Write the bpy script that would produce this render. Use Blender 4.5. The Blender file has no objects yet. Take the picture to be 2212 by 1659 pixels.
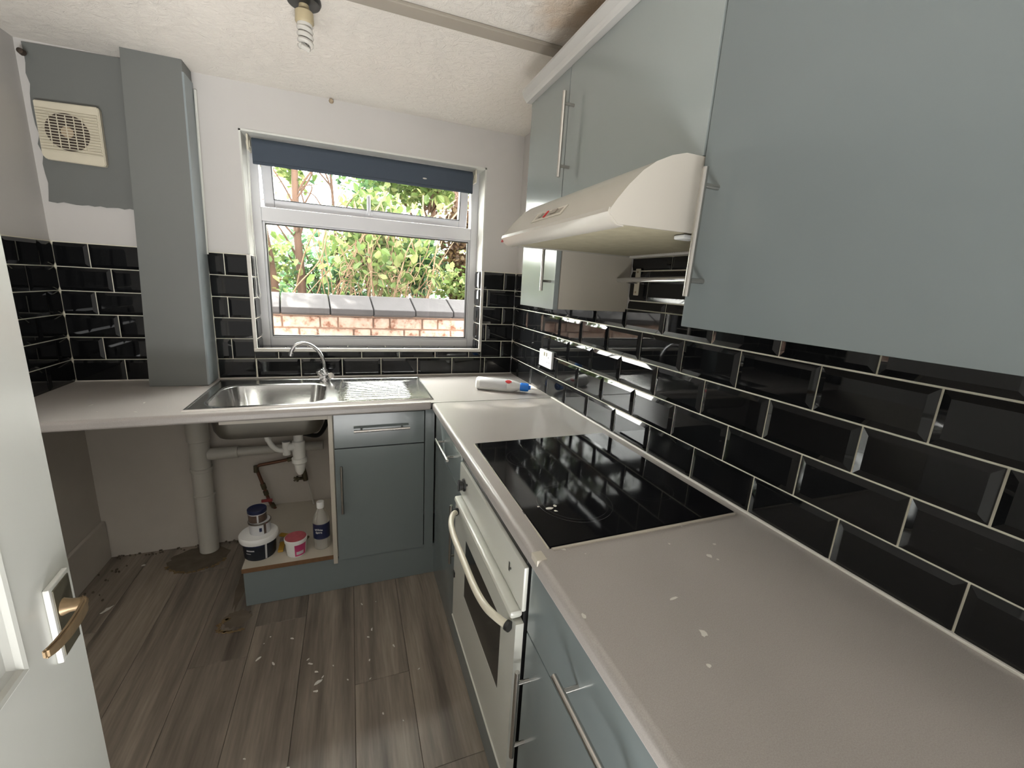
import bpy, bmesh, math, random
from mathutils import Vector, Matrix
random.seed(7)
S = bpy.context.scene
C = S.collection
T = 0.91            # worktop height; all heights below are written relative to the worktop top
PI = math.pi

# ------------------------------------------------------------------ camera
cam_d = bpy.data.cameras.new('camera'); cam = bpy.data.objects.new('camera', cam_d); C.objects.link(cam); S.camera = cam
cam_d.sensor_width = 36; cam_d.lens = 908.3 / 2212 * 36; cam_d.clip_start = 0.02
yaw, pitch, roll = -0.3725, -0.2268, 0.0581
f = Vector((-math.sin(yaw)*math.cos(pitch), math.cos(yaw)*math.cos(pitch), math.sin(pitch)))
r = Vector((math.cos(yaw), math.sin(yaw), 0)); u = r.cross(f)
r2 = math.cos(roll)*r + math.sin(roll)*u; u2 = -math.sin(roll)*r + math.cos(roll)*u
cam.matrix_world = Matrix(((r2.x, u2.x, -f.x, -0.9426), (r2.y, u2.y, -f.y, -2.438), (r2.z, u2.z, -f.z, 0.5319+T), (0, 0, 0, 1)))

# ------------------------------------------------------------------ world, sun, added fill lamps
w = bpy.data.worlds.new('sky'); S.world = w; w.use_nodes = True
bg = w.node_tree.nodes['Background']; bg.inputs[0].default_value = (1.0, 0.985, 0.965, 1); bg.inputs[1].default_value = 12.0
sd = bpy.data.lights.new('sun', 'SUN'); sd.energy = 38; sd.angle = math.radians(0.9); sd.color = (1, 0.95, 0.86)
so = bpy.data.objects.new('sun', sd); C.objects.link(so)
so.rotation_euler = Vector((0.70, -1.0, -1.15)).to_track_quat('-Z', 'Y').to_euler()
hz_d = bpy.data.lights.new('added_sky_fill', 'SUN'); hz_d.energy = 62; hz_d.angle = math.radians(110); hz_d.color = (1, 0.985, 0.955)  # added broad sun lamp standing in for sky glow, to brighten the room
hz_o = bpy.data.objects.new('added_sky_fill', hz_d); C.objects.link(hz_o); hz_o.rotation_euler = Vector((0.15, -1.0, -0.38)).to_track_quat('-Z', 'Y').to_euler()
def area(name, loc, direction, sx, sy, power, color):
    d = bpy.data.lights.new(name, 'AREA'); d.shape = 'RECTANGLE'; d.size = sx; d.size_y = sy; d.energy = power; d.color = color
    o = bpy.data.objects.new(name, d); C.objects.link(o); o.location = loc
    o.rotation_euler = Vector(direction).to_track_quat('-Z', 'Z').to_euler(); return o
up = area('added_uplight', (-.95, -3.05, 0.12), (0, 0.58, 1.0), 2.0, 0.6, 62, (1.0, 1.0, 0.985)); up.data.spread = math.radians(95)  # added uplighter behind the camera, brightens the ceiling for soft bounce
# added front fill lamp, set in the hall behind the camera
area('hall_fill', (-1.0, -4.0, 1.25), (0, 1, 0.06), 3.6, 2.9, 19, (1.0, 0.995, 0.975))
S.view_settings.view_transform = 'Standard'; S.view_settings.look = 'None'
S.view_settings.exposure = 0.08; S.view_settings.gamma = 1.0; S.view_settings.use_curve_mapping = False

# ------------------------------------------------------------------ materials
def new_mat(name):
    m = bpy.data.materials.new(name); m.use_nodes = True
    return m, m.node_tree, m.node_tree.nodes['Principled BSDF']
def mat(name, col, rough=0.5, metal=0.0, var=0.0, vscale=8.0, bump=0.0, bscale=60.0, coat=0.0, spec=0.5, alpha=None, trans=0.0, stretch=None):
    m, nt, p = new_mat(name)
    p.inputs['Base Color'].default_value = (*col, 1); p.inputs['Roughness'].default_value = rough
    p.inputs['Metallic'].default_value = metal; p.inputs['Coat Weight'].default_value = coat
    p.inputs['Specular IOR Level'].default_value = spec; p.inputs['Transmission Weight'].default_value = trans
    L = nt.links
    tc = nt.nodes.new('ShaderNodeTexCoord'); mp = nt.nodes.new('ShaderNodeMapping'); L.new(tc.outputs['Object'], mp.inputs[0])
    if stretch: mp.inputs['Scale'].default_value = stretch
    if var > 0:
        n = nt.nodes.new('ShaderNodeTexNoise'); n.inputs['Scale'].default_value = vscale; n.inputs['Detail'].default_value = 6
        L.new(mp.outputs[0], n.inputs[0])
        mx = nt.nodes.new('ShaderNodeMix'); mx.data_type = 'RGBA'
        mx.inputs[6].default_value = (*[max(0, c*(1-var)) for c in col], 1); mx.inputs[7].default_value = (*[min(1, c*(1+var)) for c in col], 1)
        L.new(n.outputs[0], mx.inputs[0]); L.new(mx.outputs[2], p.inputs['Base Color'])
    if bump > 0:
        n2 = nt.nodes.new('ShaderNodeTexNoise'); n2.inputs['Scale'].default_value = bscale; n2.inputs['Detail'].default_value = 4
        L.new(mp.outputs[0], n2.inputs[0])
        b = nt.nodes.new('ShaderNodeBump'); b.inputs['Strength'].default_value = bump; b.inputs['Distance'].default_value = 0.004
        L.new(n2.outputs[0], b.inputs['Height']); L.new(b.outputs[0], p.inputs['Normal'])
    return m
M = {}
M['wall'] = mat('wall_paint', (0.55, 0.53, 0.51), 0.6, var=0.04, vscale=3, bump=0.15, bscale=25)
M['wall_low'] = mat('old_wall_plaster', (0.50, 0.46, 0.41), 0.8, var=0.12, vscale=5, bump=0.4, bscale=18)
M['grey'] = mat('grey_wall_paint', (0.150, 0.156, 0.148), 0.5, var=0.05, vscale=4, bump=0.15, bscale=20)
M['white'] = mat('white_gloss_paint', (0.66, 0.66, 0.62), 0.25, var=0.03, bump=0.08, bscale=30)
M['door'] = mat('door_gloss_paint', (0.60, 0.60, 0.56), 0.28, var=0.04, vscale=5, bump=0.12, bscale=22)
M['upvc'] = mat('white_plastic_frame', (0.72, 0.72, 0.74), 0.3, var=0.03)
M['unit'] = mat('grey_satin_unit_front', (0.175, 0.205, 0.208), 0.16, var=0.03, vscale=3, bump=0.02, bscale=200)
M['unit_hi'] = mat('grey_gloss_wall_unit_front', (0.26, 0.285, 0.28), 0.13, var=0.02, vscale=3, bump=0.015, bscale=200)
M['carcass'] = mat('cream_melamine', (0.50, 0.46, 0.39), 0.4, var=0.05)
M['edge'] = mat('raw_chipboard', (0.16, 0.085, 0.04), 0.85, var=0.3, vscale=60)
M['tile'] = mat('black_glazed_tile', (0.006, 0.0063, 0.007), 0.03, spec=0.35)
M['grout'] = mat('cream_grout', (0.74, 0.71, 0.59), 0.8, var=0.1, vscale=30)
M['trim'] = mat('white_tile_trim', (0.66, 0.63, 0.58), 0.35, var=0.05)
M['steel'] = mat('brushed_steel', (0.50, 0.48, 0.45), 0.26, 1.0, var=0.08, vscale=20, stretch=(1, 30, 1))
M['sink'] = mat('sink_steel', (0.56, 0.55, 0.535), 0.20, 1.0, var=0.05, vscale=10)
M['chrome'] = mat('chrome', (0.75, 0.75, 0.76), 0.08, 1.0, var=0.02)
M['dull'] = mat('dull_underside_steel', (0.22, 0.21, 0.185), 0.42, 1.0, var=0.1)
M['glassblk'] = mat('black_ceramic_glass', (0.006, 0.006, 0.007), 0.06, spec=0.22, var=0.1)
M['ring'] = mat('hob_ring_print', (0.035, 0.035, 0.037), 0.15)
M['hood'] = mat('cream_enamel', (0.44, 0.41, 0.36), 0.22, var=0.04, vscale=4)
M['oven'] = mat('white_enamel', (0.56, 0.56, 0.51), 0.22, var=0.03, vscale=4)
M['ovenglass'] = mat('oven_door_glass', (0.02, 0.021, 0.02), 0.10, spec=0.3, var=0.1)
M['creambar'] = mat('cream_plastic', (0.62, 0.58, 0.47), 0.3, var=0.04)
M['blackp'] = mat('black_plastic', (0.012, 0.012, 0.012), 0.4)
M['pipe'] = mat('painted_waste_pipe', (0.50, 0.48, 0.43), 0.45, var=0.06)
M['pipew'] = mat('white_plastic_waste', (0.68, 0.67, 0.63), 0.35, var=0.04)
M['copper'] = mat('tarnished_copper', (0.16, 0.075, 0.045), 0.45, 0.6, var=0.35, vscale=40)
M['brassd'] = mat('dark_brass_valve', (0.10, 0.085, 0.05), 0.45, 0.6, var=0.3, vscale=40)
M['redp'] = mat('red_valve_handle', (0.25, 0.03, 0.03), 0.4)
M['brass'] = mat('worn_brass', (0.25, 0.175, 0.10), 0.45, 0.6, var=0.4, vscale=60)
M['platein'] = mat('dark_worn_plate', (0.09, 0.08, 0.055), 0.5, 0.4, var=0.4, vscale=50)
M['fabric'] = mat('navy_blackout_fabric', (0.05, 0.066, 0.09), 0.8, var=0.05, bump=0.1, bscale=300)
M['navy'] = mat('navy_plastic', (0.010, 0.016, 0.055), 0.35)
M['bucketlab'] = mat('dark_bucket_label', (0.006, 0.010, 0.018), 0.35)
M['magenta'] = mat('magenta_label', (0.50, 0.05, 0.16), 0.4)
M['pinkclear'] = mat('pink_lid', (0.42, 0.10, 0.12), 0.25, var=0.3, vscale=40)
M['brownlab'] = mat('brown_tin_label', (0.09, 0.06, 0.045), 0.4, var=0.6, vscale=70)
M['whitelab'] = mat('pale_label', (0.55, 0.55, 0.56), 0.4)
M['yellow'] = mat('yellow_plastic', (0.45, 0.26, 0.03), 0.4)
M['blue'] = mat('blue_cap_plastic', (0.02, 0.20, 0.75), 0.3)
M['redlab'] = mat('red_print', (0.55, 0.03, 0.03), 0.4)
M['milky'] = mat('milky_plastic', (0.80, 0.80, 0.78), 0.3, var=0.02)
M['fanblk'] = mat('fan_dark_cavity', (0.05, 0.035, 0.025), 0.8)
M['fanw'] = mat('aged_cream_fan_plastic', (0.62, 0.57, 0.45), 0.45, var=0.05, vscale=12)
M['dust'] = mat('dusty_beige', (0.36, 0.28, 0.19), 0.7, var=0.2, vscale=40)
M['bulbw'] = mat('frosted_bulb_glass', (0.52, 0.50, 0.46), 0.2, var=0.05)
M['holder'] = mat('aged_lamp_holder', (0.42, 0.35, 0.22), 0.5, var=0.1)
M['pale'] = mat('pale_flake', (0.62, 0.60, 0.55), 0.8)
M['debris'] = mat('broken_floor_edge', (0.20, 0.135, 0.065), 0.9, var=0.5, vscale=25)
M['debrisd'] = mat('dark_adhesive_patch', (0.115, 0.093, 0.068), 0.9, var=0.5, vscale=20)
M['batten'] = mat('taupe_ceiling_batten', (0.30, 0.265, 0.22), 0.6, var=0.05)
M['cornice'] = mat('pale_cornice', (0.45, 0.44, 0.42), 0.3, var=0.04)
M['stone'] = mat('weathered_coping_stone', (0.046, 0.041, 0.043), 0.9, var=0.25, vscale=14, bump=0.5, bscale=40)
M['mortar'] = mat('lime_mortar', (0.27, 0.17, 0.125), 0.95, var=0.3, vscale=30, bump=0.5)
M['render'] = mat('outdoor_render', (0.5, 0.42, 0.35), 0.9, var=0.2)
M['yard'] = mat('yard_concrete', (0.36, 0.34, 0.31), 0.9, var=0.25, vscale=3, bump=0.3)
M['soil'] = mat('garden_soil', (0.07, 0.05, 0.03), 0.95, var=0.4, bump=0.6)
M['bark'] = mat('red_brown_bark', (0.09, 0.05, 0.033), 0.9, var=0.5, vscale=12, bump=0.7, bscale=30, stretch=(1, 1, .25))
M['stemt'] = mat('dry_tan_stem', (0.22, 0.14, 0.085), 0.85, var=0.35, vscale=10)
M['hall'] = mat('hall_paint', (0.6, 0.57, 0.52), 0.7)

def brick_mat():
    m, nt, p = new_mat('flaking_white_painted_brick'); L = nt.links
    tc = nt.nodes.new('ShaderNodeTexCoord'); oi = nt.nodes.new('ShaderNodeObjectInfo')
    ad = nt.nodes.new('ShaderNodeVectorMath'); L.new(tc.outputs['Object'], ad.inputs[0]); L.new(oi.outputs['Location'], ad.inputs[1])
    n = nt.nodes.new('ShaderNodeTexNoise'); n.inputs['Scale'].default_value = 16; n.inputs['Detail'].default_value = 8; n.inputs['Roughness'].default_value = .65; L.new(ad.outputs[0], n.inputs[0])
    cr = nt.nodes.new('ShaderNodeValToRGB'); e = cr.color_ramp.elements
    e[0].position = .36; e[0].color = (0.17, 0.07, 0.04, 1); e[1].position = .47; e[1].color = (0.37, 0.25, 0.20, 1)
    e2 = e.new(.6); e2.color = (0.44, 0.33, 0.275, 1)
    L.new(n.outputs[0], cr.inputs[0]); L.new(cr.outputs[0], p.inputs['Base Color']); p.inputs['Roughness'].default_value = .9
    b = nt.nodes.new('ShaderNodeBump'); b.inputs['Strength'].default_value = .6; b.inputs['Distance'].default_value = .004
    L.new(n.outputs[0], b.inputs['Height']); L.new(b.outputs[0], p.inputs['Normal']); return m
M['brick'] = brick_mat()

def leaf_mat(name, c1, c2, c3):
    m, nt, p = new_mat(name); L = nt.links
    g = nt.nodes.new('ShaderNodeNewGeometry'); cr = nt.nodes.new('ShaderNodeValToRGB'); e = cr.color_ramp.elements
    e[0].position = 0; e[0].color = (*c1, 1); e[1].position = 1; e[1].color = (*c3, 1); k = e.new(.55); k.color = (*c2, 1)
    L.new(g.outputs['Random Per Island'], cr.inputs[0])
    L.new(cr.outputs[0], p.inputs['Base Color']); p.inputs['Roughness'].default_value = .45
    tr = nt.nodes.new('ShaderNodeBsdfTranslucent'); L.new(cr.outputs[0], tr.inputs[0])
    mx = nt.nodes.new('ShaderNodeMixShader'); mx.inputs[0].default_value = .5
    L.new(p.outputs[0], mx.inputs[1]); L.new(tr.outputs[0], mx.inputs[2]); L.new(mx.outputs[0], nt.nodes['Material Output'].inputs[0]); return m
M['leaf'] = leaf_mat('green_leaf', (.08, .13, .035), (.15, .22, .065), (.34, .36, .15))
M['leafd'] = leaf_mat('blue_green_leaf', (.03, .08, .04), (.08, .17, .075), (.18, .26, .09))
M['leafb'] = leaf_mat('dead_brown_leaf', (.05, .028, .016), (.09, .052, .03), (.16, .11, .045))

def glass_mat():
    m, nt, p = new_mat('window_glass'); L = nt.links
    tr = nt.nodes.new('ShaderNodeBsdfTransparent'); tr.inputs[0].default_value = (0.96, 0.98, 0.97, 1)
    gl = nt.nodes.new('ShaderNodeBsdfGlossy'); gl.inputs['Roughness'].default_value = 0.01
    fr = nt.nodes.new('ShaderNodeFresnel'); fr.inputs[0].default_value = 1.45
    ge = nt.nodes.new('ShaderNodeNewGeometry'); iv = nt.nodes.new('ShaderNodeMath'); iv.operation = 'SUBTRACT'; iv.inputs[0].default_value = 1; L.new(ge.outputs['Backfacing'], iv.inputs[1])
    ml = nt.nodes.new('ShaderNodeMath'); ml.operation = 'MULTIPLY'; L.new(fr.outputs[0], ml.inputs[0]); L.new(iv.outputs[0], ml.inputs[1])
    mx = nt.nodes.new('ShaderNodeMixShader'); L.new(ml.outputs[0], mx.inputs[0]); L.new(tr.outputs[0], mx.inputs[1]); L.new(gl.outputs[0], mx.inputs[2])
    L.new(mx.outputs[0], nt.nodes['Material Output'].inputs[0]); return m
M['glass'] = glass_mat()
def clear_mat():
    m, nt, p = new_mat('clear_bottle_plastic'); L = nt.links
    p.inputs['Base Color'].default_value = (.75, .74, .70, 1); p.inputs['Roughness'].default_value = .12
    tr = nt.nodes.new('ShaderNodeBsdfTransparent'); tr.inputs[0].default_value = (0.88, 0.87, 0.83, 1)
    mx = nt.nodes.new('ShaderNodeMixShader'); mx.inputs[0].default_value = .30
    L.new(tr.outputs[0], mx.inputs[1]); L.new(p.outputs[0], mx.inputs[2]); L.new(mx.outputs[0], nt.nodes['Material Output'].inputs[0]); return m
M['clear'] = clear_mat()

def worktop_mat():
    m, nt, p = new_mat('taupe_speckled_laminate'); L = nt.links
    tc = nt.nodes.new('ShaderNodeTexCoord')
    n = nt.nodes.new('ShaderNodeTexNoise'); n.inputs['Scale'].default_value = 620; n.inputs['Detail'].default_value = 2; L.new(tc.outputs['Object'], n.inputs[0])
    n2 = nt.nodes.new('ShaderNodeTexNoise'); n2.inputs['Scale'].default_value = 3; L.new(tc.outputs['Object'], n2.inputs[0])
    cr = nt.nodes.new('ShaderNodeValToRGB'); e = cr.color_ramp.elements
    e[0].position = .3; e[0].color = (0.375, 0.342, 0.32, 1); e[1].position = .7; e[1].color = (0.45, 0.418, 0.392, 1)
    L.new(n.outputs[0], cr.inputs[0])
    mx = nt.nodes.new('ShaderNodeMix'); mx.data_type = 'RGBA'; mx.blend_type = 'MULTIPLY'; mx.inputs[0].default_value = .25
    L.new(cr.outputs[0], mx.inputs[6]); L.new(n2.outputs[0], mx.inputs[7]); L.new(mx.outputs[2], p.inputs['Base Color'])
    p.inputs['Roughness'].default_value = .30
    b = nt.nodes.new('ShaderNodeBump'); b.inputs['Strength'].default_value = .12; b.inputs['Distance'].default_value = .001
    L.new(n.outputs[0], b.inputs['Height']); L.new(b.outputs[0], p.inputs['Normal']); return m
M['worktop'] = worktop_mat()

def plank_mat():
    m, nt, p = new_mat('grey_brown_oak_laminate'); L = nt.links
    tc = nt.nodes.new('ShaderNodeTexCoord'); oi = nt.nodes.new('ShaderNodeObjectInfo')
    ad = nt.nodes.new('ShaderNodeVectorMath'); L.new(tc.outputs['Object'], ad.inputs[0])
    sc = nt.nodes.new('ShaderNodeVectorMath'); sc.operation = 'SCALE'; sc.inputs[3].default_value = 7.3; L.new(oi.outputs['Location'], sc.inputs[0]); L.new(sc.outputs[0], ad.inputs[1])
    mp = nt.nodes.new('ShaderNodeMapping'); mp.inputs['Scale'].default_value = (1, .06, 1); L.new(ad.outputs[0], mp.inputs[0])
    n = nt.nodes.new('ShaderNodeTexNoise'); n.inputs['Scale'].default_value = 16; n.inputs['Detail'].default_value = 8; n.inputs['Roughness'].default_value = .6; L.new(mp.outputs[0], n.inputs[0])
    n3 = nt.nodes.new('ShaderNodeTexNoise'); n3.inputs['Scale'].default_value = 120; n3.inputs['Detail'].default_value = 3; L.new(mp.outputs[0], n3.inputs[0])
    cr = nt.nodes.new('ShaderNodeValToRGB'); e = cr.color_ramp.elements
    e[0].position = .30; e[0].color = (0.095, 0.077, 0.062, 1); e[1].position = .72; e[1].color = (0.32, 0.27, 0.22, 1)
    L.new(n.outputs[0], cr.inputs[0])
    mx = nt.nodes.new('ShaderNodeMix'); mx.data_type = 'RGBA'; mx.blend_type = 'OVERLAY'; mx.inputs[0].default_value = .35
    L.new(cr.outputs[0], mx.inputs[6]); L.new(n3.outputs[0], mx.inputs[7])
    hv = nt.nodes.new('ShaderNodeHueSaturation'); mr = nt.nodes.new('ShaderNodeMapRange'); mr.inputs[3].default_value = .75; mr.inputs[4].default_value = 1.25
    L.new(oi.outputs['Random'], mr.inputs[0]); L.new(mr.outputs[0], hv.inputs['Value']); L.new(mx.outputs[2], hv.inputs['Color'])
    L.new(hv.outputs[0], p.inputs['Base Color']); p.inputs['Roughness'].default_value = .42; return m
M['plank'] = plank_mat()

def ceiling_mat():
    m, nt, p = new_mat('cream_textured_ceiling'); L = nt.links
    tc = nt.nodes.new('ShaderNodeTexCoord')
    n = nt.nodes.new('ShaderNodeTexNoise'); n.inputs['Scale'].default_value = 26; n.inputs['Detail'].default_value = 7; n.inputs['Roughness'].default_value = .7; n.inputs['Distortion'].default_value = 1.2
    L.new(tc.outputs['Object'], n.inputs[0])
    # old brown damp stain near the wall units, a round blotch broken up by noise
    d = nt.nodes.new('ShaderNodeVectorMath'); d.operation = 'DISTANCE'; d.inputs[1].default_value = (-0.20, -1.12, 1.355+T); L.new(tc.outputs['Object'], d.inputs[0])
    n2 = nt.nodes.new('ShaderNodeTexNoise'); n2.inputs['Scale'].default_value = 9; L.new(tc.outputs['Object'], n2.inputs[0])
    ma = nt.nodes.new('ShaderNodeMath'); ma.operation = 'MULTIPLY_ADD'; ma.inputs[1].default_value = .35; L.new(n2.outputs[0], ma.inputs[0]); L.new(d.outputs['Value'], ma.inputs[2])
    mr = nt.nodes.new('ShaderNodeMapRange'); mr.interpolation_type = 'SMOOTHSTEP'; mr.inputs[1].default_value = .20; mr.inputs[2].default_value = .46; mr.inputs[3].default_value = .75; mr.inputs[4].default_value = 0; L.new(ma.outputs[0], mr.inputs[0])
    mx = nt.nodes.new('ShaderNodeMix'); mx.data_type = 'RGBA'; mx.inputs[6].default_value = (0.74, 0.695, 0.635, 1); mx.inputs[7].default_value = (0.50, 0.33, 0.18, 1)
    L.new(mr.outputs[0], mx.inputs[0]); L.new(mx.outputs[2], p.inputs['Base Color']); p.inputs['Roughness'].default_value = .75
    b = nt.nodes.new('ShaderNodeBump'); b.inputs['Strength'].default_value = .8; b.inputs['Distance'].default_value = .012
    L.new(n.outputs[0], b.inputs['Height']); L.new(b.outputs[0], p.inputs['Normal']); return m
M['ceiling'] = ceiling_mat()

# ------------------------------------------------------------------ helpers
WL = {}
def thing(name, label, cat, loc, group=None):
    o = bpy.data.objects.new(name, None); C.objects.link(o); L = Vector((loc[0], loc[1], loc[2]+T)); o.location = L; WL[o] = L
    o.empty_display_size = .05; o['label'] = label; o['category'] = cat
    if group: o['group'] = group
    return o
def obj(name, bm, m, parent=None, smooth=False, origin=None, label=None, kind=None):
    """bm is in worktop-relative coordinates; it becomes one mesh object."""
    base = WL[parent] if parent else (Vector((origin[0], origin[1], origin[2]+T)) if origin else Vector((0, 0, 0)))
    bmesh.ops.translate(bm, verts=bm.verts, vec=Vector((0, 0, T)) - base)
    bmesh.ops.recalc_face_normals(bm, faces=bm.faces)
    me = bpy.data.meshes.new(name); bm.to_mesh(me); bm.free()
    if m: me.materials.append(m)
    if smooth:
        me.shade_smooth()
        try: me.set_sharp_from_angle(angle=math.radians(38))
        except Exception: pass
    o = bpy.data.objects.new(name, me); C.objects.link(o)
    if smooth:
        wn = o.modifiers.new('face_weighted_normals', 'WEIGHTED_NORMAL'); wn.keep_sharp = True; wn.weight = 60
    if parent: o.parent = parent
    else: o.location = base
    WL[o] = base
    if label: o['label'] = label
    if kind: o['kind'] = kind
    return o
def islands(name, bm, m, parent, smooth=False):
    bm.verts.ensure_lookup_table(); seen = set(); out = []
    for v0 in bm.verts:
        if v0.index in seen: continue
        st = [v0]; comp = []; seen.add(v0.index)
        while st:
            v = st.pop(); comp.append(v)
            for e in v.link_edges:
                w_ = e.other_vert(v)
                if w_.index not in seen: seen.add(w_.index); st.append(w_)
        nb = bmesh.new(); mp = {v.index: nb.verts.new(v.co) for v in comp}
        for fc in {fc for v in comp for fc in v.link_faces}: nb.faces.new([mp[v.index] for v in fc.verts])
        out.append(obj(name, nb, m, parent, smooth))
    bm.free(); return out
def tag(o, label, cat, group=None):
    o['label'] = label; o['category'] = cat
    if group: o['group'] = group
    return o
def B(): return bmesh.new()
def bm_ix(b): b.verts.index_update()
def box(bm, x0, x1, y0, y1, z0, z1, bev=0.0, seg=2):
    if x0 > x1: x0, x1 = x1, x0
    if y0 > y1: y0, y1 = y1, y0
    if z0 > z1: z0, z1 = z1, z0
    t = bmesh.new()
    vs = [t.verts.new(p) for p in ((x0,y0,z0),(x1,y0,z0),(x1,y1,z0),(x0,y1,z0),(x0,y0,z1),(x1,y0,z1),(x1,y1,z1),(x0,y1,z1))]
    for q in ((3,2,1,0),(4,5,6,7),(0,1,5,4),(1,2,6,5),(2,3,7,6),(3,0,4,7)): t.faces.new([vs[i] for i in q])
    if bev: bmesh.ops.bevel(t, geom=list(t.edges), offset=bev, segments=seg, affect='EDGES', profile=.5)
    merge(bm, t); return bm
def merge(bm, t, mtx=None):
    if mtx is not None: bmesh.ops.transform(t, matrix=mtx, verts=t.verts)
    me = bpy.data.meshes.new('tmp'); t.to_mesh(me); t.free(); bm.from_mesh(me); bpy.data.meshes.remove(me)
def bx(*a, **k): return box(B(), *a, **k)
def tube(bm, pts, rad, seg=12, cap=True):
    pts = [Vector(p) for p in pts]; n = len(pts)
    rads = rad if isinstance(rad, (list, tuple)) else [rad]*n
    tang = [(pts[min(i+1, n-1)] - pts[max(i-1, 0)]).normalized() for i in range(n)]
    a = Vector((0, 0, 1)) if abs(tang[0].z) < .9 else Vector((1, 0, 0))
    nn = (a - tang[0]*a.dot(tang[0])).normalized(); rings = []
    for i in range(n):
        nn = nn - tang[i]*nn.dot(tang[i]); nn.normalize(); bb = tang[i].cross(nn)
        rings.append([bm.verts.new(pts[i] + (nn*math.cos(2*PI*k/seg) + bb*math.sin(2*PI*k/seg))*rads[i]) for k in range(seg)])
    for i in range(n-1):
        for k in range(seg): bm.faces.new((rings[i][k], rings[i][(k+1) % seg], rings[i+1][(k+1) % seg], rings[i+1][k]))
    if cap: bm.faces.new(rings[0][::-1]); bm.faces.new(rings[-1])
    return bm
def tb(*a, **k): return tube(B(), *a, **k)
def lathe(bm, prof, c, seg=28, axis='z', mtx=None):
    """prof: (radius, height) list, turned about an axis through c"""
    t = bmesh.new(); rings = []
    for (R, h) in prof:
        if R < 1e-6: rings.append([t.verts.new((0, 0, h))])
        else: rings.append([t.verts.new((R*math.cos(2*PI*k/seg), R*math.sin(2*PI*k/seg), h)) for k in range(seg)])
    for a, b in zip(rings, rings[1:]):
        if len(a) == 1 and len(b) == 1: continue
        for k in range(seg):
            k2 = (k+1) % seg
            if len(a) == 1: t.faces.new((a[0], b[k2], b[k]))
            elif len(b) == 1: t.faces.new((a[k], a[k2], b[0]))
            else: t.faces.new((a[k], a[k2], b[k2], b[k]))
    R_ = Matrix.Identity(4)
    if axis == 'x': R_ = Matrix.Rotation(PI/2, 4, 'Y')
    if axis == '-x': R_ = Matrix.Rotation(-PI/2, 4, 'Y')
    if axis == '-y': R_ = Matrix.Rotation(PI/2, 4, 'X')
    if mtx is not None: R_ = mtx
    merge(bm, t, Matrix.Translation(Vector(c)) @ R_); return bm
def lt(*a, **k): return lathe(B(), *a, **k)
def prism(bm, poly, axis, a0, a1):
    """poly in the plane normal to axis: axis x -> (y,z), y -> (x,z), z -> (x,y)"""
    def P(p, a): return {'x': (a, p[0], p[1]), 'y': (p[0], a, p[1]), 'z': (p[0], p[1], a)}[axis]
    v0 = [bm.verts.new(P(p, a0)) for p in poly]; v1 = [bm.verts.new(P(p, a1)) for p in poly]; n = len(poly)
    bm.faces.new(v0); bm.faces.new(v1[::-1])
    for i in range(n): bm.faces.new((v0[i], v0[(i+1) % n], v1[(i+1) % n], v1[i]))
    return bm
def smoothpath(pts, sub=6):
    P = [Vector(p) for p in pts]; out = []
    for i in range(len(P)-1):
        p0 = P[max(i-1, 0)]; p1 = P[i]; p2 = P[i+1]; p3 = P[min(i+2, len(P)-1)]
        for k in range(sub):
            t = k/sub; out.append(.5*((2*p1) + (p2-p0)*t + (2*p0-5*p1+4*p2-p3)*t*t + (-p0+3*p1-3*p2+p3)*t**3))
    return out + [P[-1]]
def text(name, s, size, loc, rot, m, parent, ext=.0004):
    cu = bpy.data.curves.new(name, 'FONT'); cu.body = s; cu.size = size; cu.extrude = ext; cu.align_x = 'CENTER'; cu.align_y = 'CENTER'
    o = bpy.data.objects.new('tmp_text', cu); C.objects.link(o); bpy.context.view_layer.update()
    me = bpy.data.meshes.new_from_object(o.evaluated_get(bpy.context.evaluated_depsgraph_get())); bpy.data.objects.remove(o)
    me.transform(Matrix.Translation(Vector(loc)+Vector((0, 0, T))-WL[parent]) @ rot); me.materials.clear(); me.materials.append(m)
    t = bpy.data.objects.new(name, me); C.objects.link(t); t.parent = parent; WL[t] = WL[parent]; return t
def struct(name, bm, m, parent=None, smooth=False, origin=None):
    o = obj(name, bm, m, parent, smooth, origin)
    if not parent: o['kind'] = 'structure'
    return o

XL = -2.122; CEIL = 1.355; FL = -0.91; YF = -2.66
WX0, WX1, WZ0, WZ1 = -1.39, -0.22, 0.148, 1.158       # window opening
# ------------------------------------------------------------------ shell
fl = struct('floor', bx(XL-.12, .12, YF-.1, .27, FL-.12, FL-.012), M['soil'])
b = B(); box(b, -4.2, 2.2, YF-2.3, YF-.1, FL-.12, FL-.005); struct('floor_hall', b, M['hall'])
b = B(); box(b, -4.2, 2.2, YF-2.3, YF-.1, 1.95, 2.05); box(b, -4.3, -4.2, YF-2.3, YF-.1, FL-.1, 2.0); box(b, 2.2, 2.3, YF-2.3, YF-.1, FL-.1, 2.0); box(b, -4.2, XL, YF-.1, YF-.02, FL-.1, 2.0); box(b, 0, 2.2, YF-.1, YF-.02, FL-.1, 2.0); box(b, XL, 0, YF-.1, YF-.02, CEIL, 2.0); box(b, -4.2, 2.2, YF-2.4, YF-2.3, FL-.1, 2.0); struct('wall_hall', b, M['hall'])
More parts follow.
